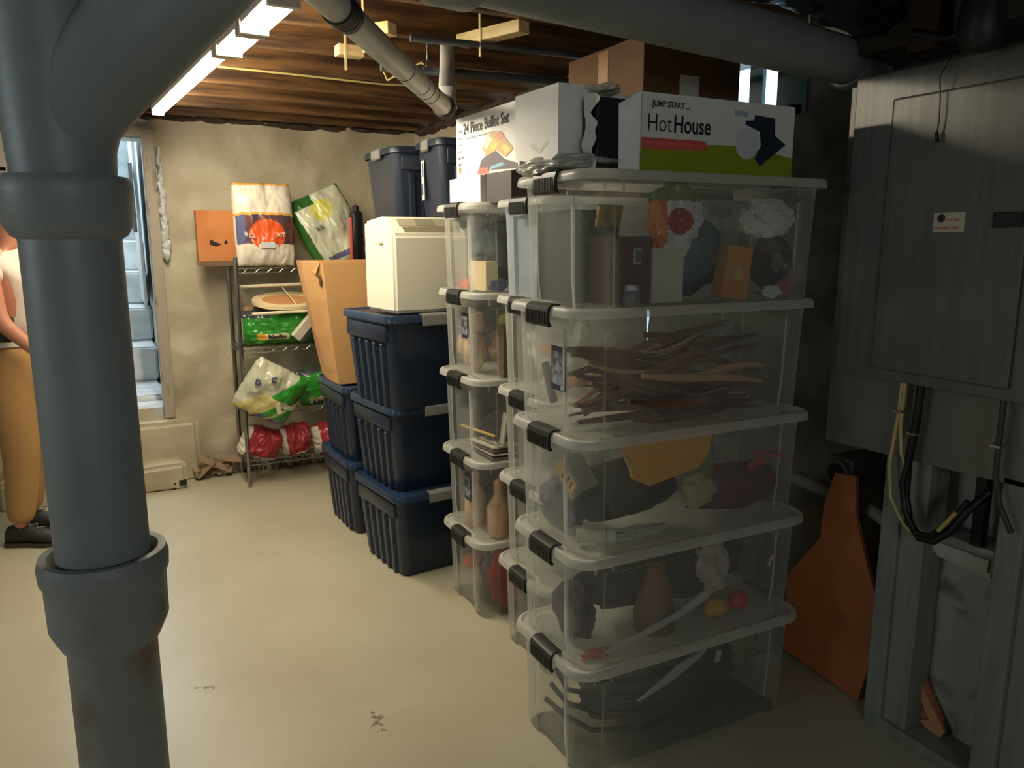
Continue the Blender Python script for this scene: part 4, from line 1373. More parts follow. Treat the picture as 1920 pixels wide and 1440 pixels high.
for k in range(2):
    pic('print_dot', [(0.030 + 0.006 * math.cos(a * PI / 4), 0.072 - 0.022 * k + 0.0045 * math.sin(a * PI / 4)) for a in range(8)], INK, 1)
pic('print_bar', [(0.024, 0.018), (0.042, 0.018), (0.042, 0.04), (0.024, 0.04)], mat('print_olive', (150, 140, 100), 0.5), 1)

# pale lid fragment by the middle stack top
carton('pink_carton', (1.19, 2.0, ZT - 0.025 + 0.02), (0.10, 0.05, 0.03), mat('pale_pink_carton', (220, 196, 180), 0.6), 'slim pale pink carton peeking out under the crumpled grey plastic')

# ---------------------------------------------------------------- wire rack and what is on it
RX0, RX1, RY0, RY1 = 0.625, 1.52, 4.79, 5.13
t = thing('wire_rack', 'chrome wire shelving rack against the back wall holding the bags', 'shelving', (0, 0, 0))
for (x, y) in ((RX0, RY0), (RX1, RY0), (RX0, RY1), (RX1, RY1)):
    mb = MB()
    mb.tube([(x, y, 0.0), (x, y, 0.018)], 0.011, 12)
    mb.tube([(x, y, 0.018), (x, y, 1.40)], 0.0125, 14)
    for k in range(13):
        mb.tube([(x, y, 0.1 * k + 0.08), (x, y, 0.1 * k + 0.083)], 0.0135, 12)
    obj('leg', mb, CHROME, t)
SH = [0.165, 0.475, 0.86, 1.335]
for z in SH:
    mb = MB()
    for yy in (RY0, RY1):
        mb.tube([(RX0, yy, z), (RX1, yy, z)], 0.004, 8)
        mb.tube([(RX0, yy, z - 0.028), (RX1, yy, z - 0.028)], 0.004, 8)
        n = 26
        mb.tube([(RX0 + (RX1 - RX0) * k / n, yy, z - (0.028 if k % 2 else 0.0)) for k in range(n + 1)], 0.0028, 6)
    for xx in (RX0, RX1):
        mb.tube([(xx, RY0, z), (xx, RY1, z)], 0.004, 8)
        mb.tube([(xx, RY0, z - 0.028), (xx, RY1, z - 0.028)], 0.004, 8)
        n = 10
        mb.tube([(xx, RY0 + (RY1 - RY0) * k / n, z - (0.028 if k % 2 else 0.0)) for k in range(n + 1)], 0.0028, 6)
    for k in range(32):
        xx = RX0 + (RX1 - RX0) * (k + 0.5) / 32
        mb.tube([(xx, RY0, z + 0.003), (xx, RY1, z + 0.003)], 0.0022, 6)
    obj('shelf', mb, CHROME, t)


def bag(name, label, w, h, th, colour, mats, loc, rot, seed=1, crinkle=0.02, bottom_flat=False, n=72, pinch=0.35):
    """stuffed plastic sack: w wide, h tall, th thick; colour(u, v) picks the material of each patch of the print"""
    mb = MB()
    grid = {}
    for side in (0, 1):
        for i in range(n + 1):
            for j in range(n + 1):
                u = i / n * 2 - 1
                v = j / n * 2 - 1
                if side == 1 and (i in (0, n) or j in (0, n)):
                    grid[side, i, j] = grid[0, i, j]
                    continue
                prof = (max(0.0, 1 - abs(u) ** 3.2)) ** 0.5 * (max(0.0, 1 - abs(v) ** 3.0)) ** 0.5
                wrk = noise.fractal(Vector((u * 1.9 + seed, v * 1.5, side * 4 + seed)), 0.9, 2.1, 3) * crinkle * 0.8
                fold = crinkle * 0.5 * math.sin(u * 9 + seed + 4 * noise.noise(Vector((u * 2, v * 3, seed)))) * max(0, abs(v) - 0.6) * 2
                d = (th / 2) * prof + (wrk + fold) * min(1, prof * 3)
                wx = w / 2 * u * (1 - 0.10 * (1 - v * v) * (-0.3) - pinch * 0.12 * max(0, abs(v) - 0.75) * 4)
                x = wx + 0.004 * noise.noise(Vector((v * 5, seed, u)))
                zz = h / 2 * v + 0.006 * noise.noise(Vector((u * 5, seed * 2, v)))
                grid[side, i, j] = mb.bm.verts.new((x, -d if side == 0 else d, zz))
    for side in (0, 1):
        for i in range(n):
            for j in range(n):
                q = [grid[side, i, j], grid[side, i + 1, j], grid[side, i + 1, j + 1], grid[side, i, j + 1]]
                f = mb.bm.faces.new(q)
                f.material_index = colour((i + 0.5) / n, (j + 0.5) / n) if side == 0 else 0
    o = obj(name, mb, mats, ang=80)
    o.location = loc
    o.rotation_euler = rot
    return o


SHINE = 0.22
BW_ = mat('bag_ivory', (226, 216, 196), SHINE)
BO_ = mat('bag_orange_print', (226, 92, 40), SHINE)
BG_ = mat('bag_green_print', (58, 150, 52), SHINE)
BGD = mat('bag_dark_green', (52, 96, 44), SHINE)
BY_ = mat('bag_yellow_print', (216, 204, 120), SHINE, rgb2=(196, 196, 90), nscale=20)
BP_ = mat('bag_purple_print', (96, 96, 130), SHINE)
BM_ = mat('bag_food_print', (120, 66, 50), SHINE, rgb2=(80, 70, 84), nscale=22)
BS_ = mat('bag_sage_white', (196, 198, 170), SHINE)
BR_ = mat('bag_red', (150, 30, 28), SHINE)
BK_ = mat('bag_dark_band', (64, 70, 74), SHINE)


def col_orange(u, v):
    if v > 0.965 or 0.60 < v < 0.625:
        return 4
    if v > 0.625:
        return 0
    if (u - 0.52) ** 2 / 0.088 + (v - 0.36) ** 2 / 0.034 < 1 and not (0.36 < u < 0.70 and v < 0.27):
        return 1
    if v < 0.25 or u < 0.03:
        return 0
    return 2 if u > 0.16 else 3


b = bag('orange_white_bag', '', 0.345, 0.50, 0.15, col_orange, [BW_, BO_, BM_, BP_, mat('bag_gold_line', (230, 170, 80), SHINE)], (0.825, 4.955, 1.338 + 0.255), (-0.12, 0, 0), 3, 0.016)
tag(b, 'tall white bag with a big orange disc standing on top of the wire rack', 'bag')
text('bag_letters', 'CL', 0.036, frame((-0.105, -0.080, -0.09), (1, 0, 0), (0, 0, 1)), BW_, b, 0.004)
text('bag_letters', 'XIT', 0.036, frame((0.055, -0.078, -0.085), (1, 0, 0), (0, 0, 1)), BW_, b, 0.004)
obj('bag_barcode', MB().box(-0.04, 0.045, -0.083, -0.078, -0.15, -0.115), mat('label_grey', (190, 190, 190), 0.6), b, smooth=False)


def col_sage(u, v):
    if u < 0.16 - 0.10 * v or u > 0.965:
        return 1
    if v > 0.86 and u < 0.45:
        return 1
    if (u - 0.50) ** 2 / 0.04 + (v - 0.76) ** 2 / 0.018 < 1:
        return 2
    if v < 0.20 and u > 0.22:
        return 3 if v > 0.12 else 0
    return 0


b = bag('green_white_bag', '', 0.36, 0.50, 0.13, col_sage, [BS_, BGD, BY_, BP_], (1.235, 4.985, 1.338 + 0.225), (-0.15, -0.42, 0.0), 6, 0.02)
tag(b, 'sage and green bag with a yellow picture leaning on top of the wire rack', 'bag')
text('bag_letters', 'XX', 0.035, frame((-0.09, -0.072, 0.02), (1, 0, 0.05), (0, 0, 1)), INK, b, 0.003)
# orange carton overhanging the left end of the rack
t = thing('cardboard_box', 'small flat orange brown cardboard box at the left end of the rack top', 'cardboard box', (0.585, 5.04, 1.345))
obj('carton_body', MB().box(-0.14, 0.15, -0.04, 0.05, 0, 0.33, 0.003), CARDO, t, smooth=False)
obj('bottom_tape', MB().box(-0.138, 0.148, -0.0412, -0.0405, 0.0, 0.03), mat('dark_tape', (110, 84, 56), 0.5), t, smooth=False)
obj('print_smudge', MB().blob((-0.04, -0.041, 0.13), (0.028, 0.001, 0.012), 2, 0.6, 4, 2).blob((-0.06, -0.041, 0.145), (0.01, 0.001, 0.012), 5, 0.6, 4, 2).blob((0.02, -0.041, 0.14), (0.01, 0.001, 0.01), 7, 0.6, 4, 2), CRACK, t)
# orange and black tool case
t = thing('tool_case', 'narrow black and red case standing upright at the right end of the rack', 'case', (1.375, 4.90, 1.34))
obj('shell', MB().box(-0.03, 0.045, -0.05, 0.05, 0, 0.34, 0.02), mat('case_black', (26, 24, 24), 0.35), t)
obj('red_strip', MB().box(-0.042, -0.028, -0.045, -0.01, 0.01, 0.30, 0.004), mat('case_red', (214, 96, 80), 0.4), t)
obj('knob', MB().lathe([(0.0001, 0.335), (0.02, 0.335), (0.02, 0.37), (0.0001, 0.38)], c=(0.01, 0, 0), seg=20, caps=False), mat('case_black', (26, 24, 24), 0.35), t)

# second level: wooden hoop stand, green bag, white slab
t = thing('wooden_hoop', 'cream wooden hoop with a tan disc and two rails above the green bag', 'hoop', (0.93, 4.90, 1.12))
M = Matrix.Rotation(0.30, 4, 'X')
def ringpts(rx, ry, n=40):
    return [M @ Vector((rx * math.cos(2 * PI * k / n), ry * math.sin(2 * PI * k / n), 0)) for k in range(n + 1)]
mb = MB()
outer = [M @ Vector((0.21 * math.cos(2 * PI * k / 40), 0.13 * math.sin(2 * PI * k / 40), 0)) for k in range(40)]
inner = [M @ Vector((0.15 * math.cos(2 * PI * k / 40), 0.09 * math.sin(2 * PI * k / 40), 0)) for k in range(40)]
ou = [p + Vector((0, 0, 0.02)) for p in outer]
iu = [p + Vector((0, 0, 0.02)) for p in inner]
mb.loft([outer, ou, iu, inner, outer], False, False)
obj('ring', mb, mat('cream_wood', (226, 206, 160), 0.5), t)
mb = MB().loft([[p * 1.0 + Vector((0, 0, 0.004)) for p in inner], [p + Vector((0, 0, 0.012)) for p in inner]])
obj('disc', mb, mat('tan_disc', (206, 150, 96), 0.6), t)
for (y, z, x0) in ((-0.11, -0.055, -0.23), (0.05, 0.10, -0.27)):
    obj('rail', MB().tube([(x0, y, z), (0.3, y - 0.01, z + 0.012)], 0.010, 12), mat('cream_rail', (230, 218, 186), 0.5), t)
obj('cord', MB().tube([(-0.02, 0.02, 0.09), (0.06, -0.10, -0.04)], 0.003, 6), mat('cream_rail', (230, 218, 186), 0.5), t)


def col_green(u, v):
    if 0.20 < v < 0.36 and 0.22 < u < 0.62:
        return 4 if u < 0.33 else 3
    if v > 0.80 and u < 0.4:
        return 2
    if v < 0.10:
        return 1
    if u < 0.05:
        return 5
    return 0


b = bag('green_bag', '', 0.46, 0.22, 0.17, col_green, [BG_, BGD, BK_, mat('bag_cream_label', (220, 214, 170), 0.4), mat('bag_orange_logo', (230, 160, 50), 0.4), BW_], (0.86, 4.90, 0.868 + 0.10), (0.0, 0, 0.0), 9, 0.022)
tag(b, 'plump green litter bag lying on the third shelf of the rack beneath the hoop', 'bag')
text('bag_letters', 'FelinePine', 0.036, frame((-0.072, -0.098, -0.058), (1, 0, 0), (0, 0, 1)), INK, b, 0.008, 0.75)
b = bag('green_bag', '', 0.36, 0.24, 0.16, col_green, [BG_, BGD, BK_, MATS['bag_cream_label'], MATS['bag_orange_logo'], BW_], (1.24, 4.92, 0.868 + 0.105), (0.1, 0, 0.0), 12, 0.022)
tag(b, 'green litter bag at the right of the third shelf, mostly behind the open cardboard box', 'bag')
t = thing('white_slab', 'white wrapped slab leaning across the green bag on the third shelf', 'slab', (1.02, 4.80, 0.99))
t.rotation_euler = (0.2, -0.85, 0)
obj('slab_body', MB().box(-0.11, 0.11, -0.018, 0.018, -0.03, 0.03, 0.004), BW_, t, smooth=False)
obj('dark_side', MB().box(-0.105, 0.11, -0.017, 0.017, -0.055, -0.031, 0.002), mat('slab_dark', (70, 70, 62), 0.5), t, smooth=False)
cloth('tan_sack', (0.74, 4.97, 1.055), (0.07, 0.05, 0.045), mat('tan_sack', (160, 132, 100), 0.7), 'small tan crumpled sack behind the green bag on the third shelf', 'sack', 71, 0.5, 4)


def col_big(u, v):
    w_ = u * 0.8 + (1 - v) * 0.55
    if w_ < 0.55:
        return 0
    if v < 0.52 and w_ < 0.86:
        return 2
    if w_ < 0.64:
        return 0
    if 0.92 < w_ < 0.98 and v > 0.5:
        return 5
    if 0.98 < w_ < 1.03:
        return 0
    if v < 0.12:
        return 3
    return 4 if 0.4 < v < 0.5 and u > 0.7 else 1


b = bag('green_white_bag', '', 0.34, 0.34, 0.20, col_big, [BS_, BG_, mat('bag_straw', (214, 200, 130), SHINE), BP_, BW_, BGD], (0.775, 4.745, 0.595), (0.25, 0.55, 0.0), 15, 0.022)
tag(b, 'bulging white, yellow and green bag hanging over the second shelf edge', 'bag')
text('bag_letters', 'C', 0.05, frame((-0.06, -0.112, 0.09), (1, 0, 0.3), (-0.3, 0, 1)), mat('navy_ink', (60, 70, 110), 0.6), b, 0.006)
text('bag_letters', 'D', 0.05, frame((-0.13, -0.100, 0.03), (1, 0, 0.3), (-0.3, 0, 1)), mat('navy_ink', (60, 70, 110), 0.6), b, 0.006)
obj('bag_barcode', MB().box(-0.035, 0.035, -0.118, -0.108, -0.02, 0.005, 0, Matrix.Translation((0.07, 0, -0.03)) @ Matrix.Rotation(0.9, 4, 'Y')), MATS['bag_cream_label'], b, smooth=False)


def col_g2(u, v):
    if 0.16 < v < 0.30 and 0.12 < u < 0.75:
        return 3
    return 1 if v < 0.12 else (2 if v > 0.9 and u < 0.5 else (4 if u > 0.93 else 0))


b = bag('green_bag', '', 0.42, 0.26, 0.17, col_g2, [BG_, BGD, BK_, MATS['bag_cream_label'], BP_], (1.17, 4.90, 0.478 + 0.125), (0.2, -0.22, 0.0), 18, 0.02)
tag(b, 'green litter bag on the second shelf, right of the bulging white and green bag', 'bag')
text('bag_letters', 'FelinePine', 0.04, frame((-0.15, -0.095, -0.086), (1, 0, 0), (0, 0, 1)), INK, b, 0.009, 0.85)


def col_red(u, v):
    return 1 if u < 0.16 or v < 0.2 and u > 0.4 else 0


for k, (x, w_, ry, lab) in enumerate(((0.715, 0.24, 0.35, 'red and white bag at the left end of the lowest shelf'), (0.93, 0.18, -0.15, 'middle red bag on the lowest shelf'),
                                      (1.17, 0.27, -0.2, 'red bag at the right of the lowest shelf, behind the navy totes'))):
    b = bag('red_bag', '', w_, 0.20, 0.17, col_red, [BR_, BW_], (x, 4.87, 0.172 + 0.085), (0.35, ry, 0), 21 + k, 0.028)
    tag(b, lab, 'bag', 'red bags on the lowest shelf')

# ---------------------------------------------------------------- right side: panel, studs, cables
t = thing('electrical_panel', 'grey electrical panel on a grey backing sheet at the right wall', 'electrical panel', (2.0, 1.69, 0))
mb = MB()
mb.prism([(0.0, 0.865), (-0.95, 0.895), (-0.95, 1.945), (0.0, 1.945)], 0.0, 0.018, 'x')
obj('backing_sheet', mb, PANELB, t, smooth=False)
mb = MB()
mb.box(-0.055, 0.0, -0.95, -0.06, 1.105, 1.955, 0.004)
obj('cabinet', mb, PANEL, t, smooth=False)
mb = MB()
mb.box(-0.063, -0.055, -0.585, -0.19, 1.135, 1.88, 0.006)
obj('door', mb, PANEL, t, smooth=False)
obj('door_latch', MB().box(-0.072, -0.063, -0.575, -0.505, 1.53, 1.567, 0.002), mat('latch_dark', (34, 36, 34), 0.5), t, smooth=False)
s = obj('warning_sticker', MB().box(-0.0642, -0.063, -0.430, -0.345, 1.52, 1.570), mat('sticker_cream', (200, 190, 170), 0.5), t, smooth=False)
obj('sticker_mark', MB().prism([(-0.366 + 0.011 * math.cos(a * PI / 6), 1.556 + 0.011 * math.sin(a * PI / 6)) for a in range(12)], -0.0652, -0.0642, 'x'), mat('mark_dark', (60, 34, 34), 0.5), s, smooth=False)
text('sticker_text', 'ELECTRIC', 0.0095, frame((-0.0645, -0.379, 1.548), (0, -1, 0), (0, 0, 1)), REDP, s, 0.0003)
text('sticker_text', '800-689-1432', 0.012, frame((-0.0645, -0.350, 1.527), (0, -1, 0), (0, 0, 1)), REDP, s, 0.0003)

# hanging thin cord on panel front
mb = MB()
mb.tube([(1.925, 1.33, 1.99), (1.925, 1.335, 1.955), (1.923, 1.358, 1.91), (1.924, 1.352, 1.86), (1.925, 1.350, 1.80), (1.925, 1.354, 1.765)], 0.0022, 6)
mb.tube([(1.925, 1.354, 1.775), (1.924, 1.347, 1.75)], 0.005, 8)
tag(obj('thin_cord', mb, CABLE), 'thin black cord dangling over the front of the electrical panel', 'cord')
# black conduit and yellow cables under the panel
mb = MB()
mb.tube([(1.965, 1.352, 1.13), (1.965, 1.357, 1.0), (1.965, 1.370, 0.88), (1.965, 1.368, 0.78), (1.96, 1.345, 0.705), (1.955, 1.305, 0.675), (1.955, 1.265, 0.68), (1.96, 1.225, 0.72), (1.97, 1.19, 0.79), (2.02, 1.17, 0.84)], 0.0115, 14)
tag(obj('black_conduit', mb, CABLE), 'thick black conduit looping down from beneath the panel', 'conduit')
mb = MB()
mb.tube([(1.955, 1.36, 0.9), (1.95, 1.372, 0.82), (1.95, 1.355, 0.74), (1.945, 1.31, 0.69), (1.945, 1.27, 0.695), (1.95, 1.22, 0.75), (1.96, 1.185, 0.82)], 0.008, 12)
tag(obj('black_conduit', mb, CABLE), 'thinner black cable following the loop of the thick conduit', 'conduit')
for k, pts in enumerate(([(1.965, 1.41, 1.13), (1.965, 1.415, 1.0), (1.965, 1.428, 0.86), (1.96, 1.41, 0.76), (1.955, 1.36, 0.70), (1.95, 1.33, 0.685)],
                         [(1.965, 1.402, 1.13), (1.965, 1.405, 0.98), (1.96, 1.39, 0.90), (1.955, 1.37, 0.87)],
                         [(1.94, 1.245, 0.72), (1.94, 1.225, 0.75), (1.945, 1.205, 0.785)])):
    mb = MB()
    mb.tube(pts, 0.0055, 8)
    tag(obj('yellow_cable', mb, YWIRE), ['longest yellow cable curving down in front of the stud', 'short yellow cable bending toward the black conduit', 'bit of yellow cable on the right of the conduit loop'][k], 'cable')
mb = MB()
mb.tube([(1.965, 1.127, 1.13), (1.965, 1.127, 0.98), (1.965, 1.125, 0.90), (1.965, 1.105, 0.83), (1.965, 1.07, 0.77)], 0.0075, 10)
tag(obj('grey_cable', mb, mat('dark_grey_cable', (60, 62, 58), 0.5)), 'dark grey cable hanging at the right edge below the panel', 'cable')
for k, (y, z) in enumerate(((1.41, 1.02), (1.36, 0.965), (1.127, 0.985))):
    mb = MB().box(1.948, 1.985, y - 0.014, y + 0.014, z - 0.003, z + 0.003)
    tag(obj('cable_clip', mb, STEEL), ['clip on the yellow cables below the panel', 'clip on the black conduit below the panel', 'clip on the dark grey cable at the right edge'][k], 'clip', 'cable clips')

# studs
mb = MB().box(2.02, 2.11, 1.335, 1.468, 0.0, 0.90, 0.004)
mb.box(2.005, 2.02, 1.41, 1.468, 0.0, 0.90, 0.003)
t = obj('wall_stud', mb, STUDM, smooth=False)
tag(t, 'wide grey painted stud below the left of the electrical panel', 'stud')
mb = MB().box(2.02, 2.11, 0.90, 1.12, 0.0, 0.90, 0.004)
mb.box(2.0, 2.02, 1.06, 1.125, 0.0, 0.90, 0.003)
tag(obj('wall_stud', mb, STUDM, smooth=False), 'grey painted stud at the right edge of the picture', 'stud')
mb = MB().box(2.0, 2.13, 0.6, 1.46, -0.0, 0.035, 0.004)
struct(obj('baseboard_right', mb, STUDM, smooth=False))
o = lumpy_block('masonry_pier', 2.12, 2.28, 1.16, 1.50, 0.0, 0.60, mat('whitewashed_block', (170, 170, 162), 0.8, rgb2=(110, 104, 94), nscale=9, lo=0.55, hi=0.7, bump=0.6), 0.02, 0.008)
tag(o, 'flaking whitewashed masonry block between the two grey studs', 'block')
o = lumpy_block('masonry_ledge', 2.06, 2.29, 1.15, 1.50, 0.585, 0.66, mat('pale_ledge', (176, 178, 166), 0.7), 0.02, 0.006)
tag(o, 'pale ledge stone capping the whitewashed block', 'block')
o = lumpy_block('masonry_pier', 2.16, 2.29, 1.20, 1.52, 0.655, 0.86, MATS['whitewashed_block'], 0.02, 0.008)
tag(o, 'upper whitewashed block above the ledge stone', 'block')
mb = MB().box(2.07, 2.10, 1.205, 1.235, 0.66, 0.92)
tag(obj('black_duct', mb, CABLE, smooth=False), 'upright black strip standing on the ledge stone', 'strip')
# rust brown sheet leaning in the dark gap
from math import cos, sin
poly = [(1.86, 0.02), (1.875, 0.30), (1.74, 0.50), (1.735, 0.62), (1.70, 0.74), (1.62, 0.75), (1.61, 0.62), (1.545, 0.46), (1.50, 0.36), (1.50, 0.22), (1.52, 0.10), (1.54, 0.0)]
mb = MB()
mb.prism(poly, 2.07, 2.085, 'x')
tag(obj('rust_brown_sheet', mb, RUSTP, smooth=False), 'rust brown shoulder-shaped sheet leaning between clear bins and stud', 'sheet')
mb = MB()
mb.prism([(1.44, 0.30), (1.38, 0.24), (1.27, 0.08), (1.27, 0.02), (1.34, 0.03), (1.45, 0.10)], 2.095, 2.11, 'x')
tag(obj('rust_brown_sheet', mb, RUSTP, smooth=False), 'small rust brown scrap at the foot between the two studs', 'sheet')
mb = MB()
mb.prism([(1.37, 0.20), (1.25, 0.06), (1.27, 0.02), (1.33, 0.05), (1.30, 0.07), (1.345, 0.13)], 2.082, 2.092, 'x')
tag(obj('wood_sliver', mb, mat('fresh_wood', (206, 150, 104), 0.7), smooth=False), 'splintered pale wood on the small rust brown scrap', 'splinter')
t = thing('junction_box', 'round dark junction fitting above the rust brown sheet', 'fitting', (2.12, 1.70, 0.74))
obj('ring', MB().tube([(-0.03, 0, 0), (-0.045, 0, 0)], 0.045, 24), mat('dull_ring', (110, 108, 112), 0.4, 0.6), t)
obj('bore', MB().tube([(-0.045, 0, 0), (-0.047, 0, 0)], 0.033, 24), CABLE, t)
obj('mount', MB().box(-0.03, 0.16, -0.05, 0.05, -0.05, 0.05, 0.004), mat('dull_ring', (110, 108, 112), 0.4, 0.6), t, smooth=False)
mb = MB().tube([(2.16, 1.55, 0.60), (2.16, 1.62, 0.62), (2.16, 1.95, 0.64)], 0.022, 16)
tag(obj('grey_pipe_stub', mb, mat('light_grey_pipe', (150, 152, 146), 0.5)), 'short light grey pipe crossing the gap behind the rust brown sheet', 'pipe')
mb = MB().blob((1.97, 1.86, 0.01), (0.06, 0.03, 0.03), 3, 0.4, 3, 3, 0.0)
tag(obj('foam_scrap', mb, mat('pale_foam', (170, 172, 160), 0.8)), 'pale scrap on the floor at the corner of the lowest near bin', 'scrap')
for k in range(3):
    mb = MB().tube([(2.02, 1.90 + 0.02 * k, 0.60 - 0.03 * k), (1.98, 1.88, 0.50), (2.0, 1.93 - 0.02 * k, 0.42), (2.03, 1.97, 0.35), (2.05, 1.98, 0.0)], 0.004, 6)
    tag(obj('black_wire', mb, CABLE), 'loose thin black wire in the dark gap behind the near bins, %s' % ['highest loop', 'middle loop', 'lowest loop'][k], 'wire', 'loose wires in the gap')
# dark things high on the right
mb = MB().box(1.99, 2.2, -1.8, 1.7, 2.03, 2.222, 0.004)
struct(obj('trim_20', mb, mat('dim_beam', (74, 72, 66), 0.7), smooth=False))
mb = MB().box(1.93, 1.985, 1.38, 1.47, 1.99, 2.42, 0.004)
tag(obj('wood_post', mb, DARKWOOD, smooth=False), 'short dark brown wood post above the electrical panel', 'post')
t = thing('meter', 'dark rounded cable fitting hanging above the panel at the upper right', 'fitting', (1.86, 1.22, 1.955))
obj('casing', MB().lathe([(0.0001, -0.02), (0.035, -0.015), (0.05, 0.01), (0.052, 0.06), (0.04, 0.12), (0.03, 0.40), (0.0001, 0.40)], seg=28, caps=False), mat('meter_black', (24, 24, 24), 0.5), t)
mb = MB().tube([(1.86, 1.40, 2.02), (1.86, 1.30, 1.985), (1.86, 1.24, 1.99)], 0.012, 12)
tag(obj('black_hose', mb, CABLE), 'black hose running into the dark rounded fitting', 'hose')
# black plastic sheeting above the big drain
mb = MB()
mb.bm.free()
mb = MB()
nn = 26
for i in range(nn):
    pass
rings = []
for i in range(nn):
    f = i / (nn - 1)
    c = Vector((1.22 + 0.86 * f, 1.47 + 0.15 * f, 2.135 - 0.02 * f))
    ring = []
    for k in range(14):
        a = 2 * PI * k / 14
        r = 1 + 0.35 * noise.noise(Vector((f * 9, cos(a) * 2, sin(a) * 2)))
        ring.append(c + Vector((0, cos(a) * 0.085 * r, sin(a) * 0.045 * r)))
    rings.append(ring)
mb.loft(rings)
tag(obj('black_plastic_sheet', mb, PLAS_BAG), 'crinkled black plastic sheeting bundled on top of the level drain', 'sheeting')

# ---------------------------------------------------------------- person at the left edge
def skin_obj(name, verts, edges, radii, m, parent=None, root=0, sub=2):
    me = bpy.data.meshes.new(name)
    me.from_pydata([tuple(v) for v in verts], edges, [])
    o = bpy.data.objects.new(name, me)
    C.objects.link(o)
    md = o.modifiers.new('skin', 'SKIN')
    md.use_smooth_shade = True
    for i, r in enumerate(radii):
        sv = me.skin_vertices[0].data[i]
        rr = r if isinstance(r, tuple) else (r, r)
        sv.radius = rr
        sv.use_root = (i == root)
    sb = o.modifiers.new('subdivision', 'SUBSURF')
    sb.levels = sub
    sb.render_levels = sub
    me.materials.append(m)
    if parent:
        o.parent = parent
    return o


# person stands facing camera-right (local +x is forward, +y is their left), right side toward the camera
PP = thing('person', 'person in a white top and tan trousers standing at the left edge, facing right', 'person', (-0.465, 4.45, 0), math.radians(-24))
V = [(-0.02, 0, 0.93), (-0.02, 0, 1.05), (0.0, 0, 1.2), (0.0, 0, 1.36), (0.0, 0, 1.45), (0.015, 0, 1.53), (0.02, 0, 1.60), (0.025, 0, 1.68)]
E = [(k, k + 1) for k in range(7)]
Rr = [(0.13, 0.15), (0.12, 0.14), (0.12, 0.15), (0.11, 0.15), (0.06, 0.06), (0.055, 0.055), (0.085, 0.075), (0.075, 0.065)]


def add(p, r, par):
    V.append(p)
    Rr.append(r)
    E.append((par, len(V) - 1))
    return len(V) - 1


for s in (-1, 1):
    h = add((-0.02, s * 0.09, 0.86), 0.085, 0)
    k = add((0.02 if s < 0 else -0.03, s * 0.10, 0.48), 0.055, h)
    a = add((-0.02 if s < 0 else -0.10, s * 0.11, 0.09), 0.036, k)
    f_ = add((0.05 if s < 0 else -0.03, s * 0.115, 0.035), 0.034, a)
    add((0.15 if s < 0 else 0.07, s * 0.12, 0.03), 0.028, f_)
hands = []
for s in (-1, 1):
    sh = add((0.0, s * 0.18, 1.40), 0.055, 3)
    el = add((0.06, s * 0.22, 1.13), 0.042, sh)
    wr = add((0.20, s * 0.19, 0.98), 0.028, el)
    pa = add((0.25, s * 0.175, 0.95), (0.030, 0.018), wr)
    p2 = add((0.285, s * 0.165, 0.93), (0.034, 0.016), pa)
    hands.append((s, Vector(V[p2]), Vector(V[pa])))
body = skin_obj('body', V, E, Rr, SKIN, PP)
for s, p2, pa in hands:
    for q, (dx, L_) in enumerate(((-0.024, 0.055), (-0.008, 0.066), (0.008, 0.062), (0.024, 0.048))):
        b0 = p2 + Vector((-0.012, dx * 0.4, -dx * 0.9))
        pts = [b0, p2 + Vector((0.018, dx * 0.4, -dx * 0.9 - 0.006)), p2 + Vector((0.018 + L_ * 0.42, dx * 0.4 - s * 0.012, -dx - 0.022)), p2 + Vector((0.014 + L_ * 0.5, dx * 0.4 - s * 0.026, -dx - 0.045))]
        skin_obj('finger', pts, [(0, 1), (1, 2), (2, 3)], [0.0085, 0.0085, 0.0078, 0.0065], SKIN, PP)
    pts = [pa, pa + Vector((0.012, -s * 0.020, 0.028)), pa + Vector((0.035, -s * 0.030, 0.036)), pa + Vector((0.058, -s * 0.034, 0.028))]
    skin_obj('thumb', pts, [(0, 1), (1, 2), (2, 3)], [0.012, 0.0105, 0.0092, 0.0075], SKIN, PP)
# face
mb = MB()
mb.blob((0.125, 0, 1.625), (0.018, 0.012, 0.022), 1, 0.05, 2, 3)
obj('nose', mb, SKIN, PP)
for s in (-1, 1):
    obj('eye', MB().blob((0.098, s * 0.03, 1.652), (0.010, 0.012, 0.008), 1, 0, 2, 3), mat('eye_white', (230, 228, 222), 0.3), PP)
    obj('ear', MB().blob((0.015, s * 0.083, 1.635), (0.018, 0.010, 0.030), 2, 0.1, 2, 3), SKIN, PP)
obj('mouth', MB().blob((0.103, 0, 1.585), (0.008, 0.026, 0.006), 1, 0, 2, 3), mat('lips', (150, 80, 70), 0.5), PP)
mb = MB().blob((-0.005, 0, 1.685), (0.098, 0.090, 0.082), 5, 0.10, 6, 4)
for v in mb.bm.verts:
    if v.co.x > 0.055:
        v.co.z = max(v.co.z, 1.69)
obj('hair', mb, mat('dark_hair', (42, 30, 24), 0.7, bump=0.5), PP)
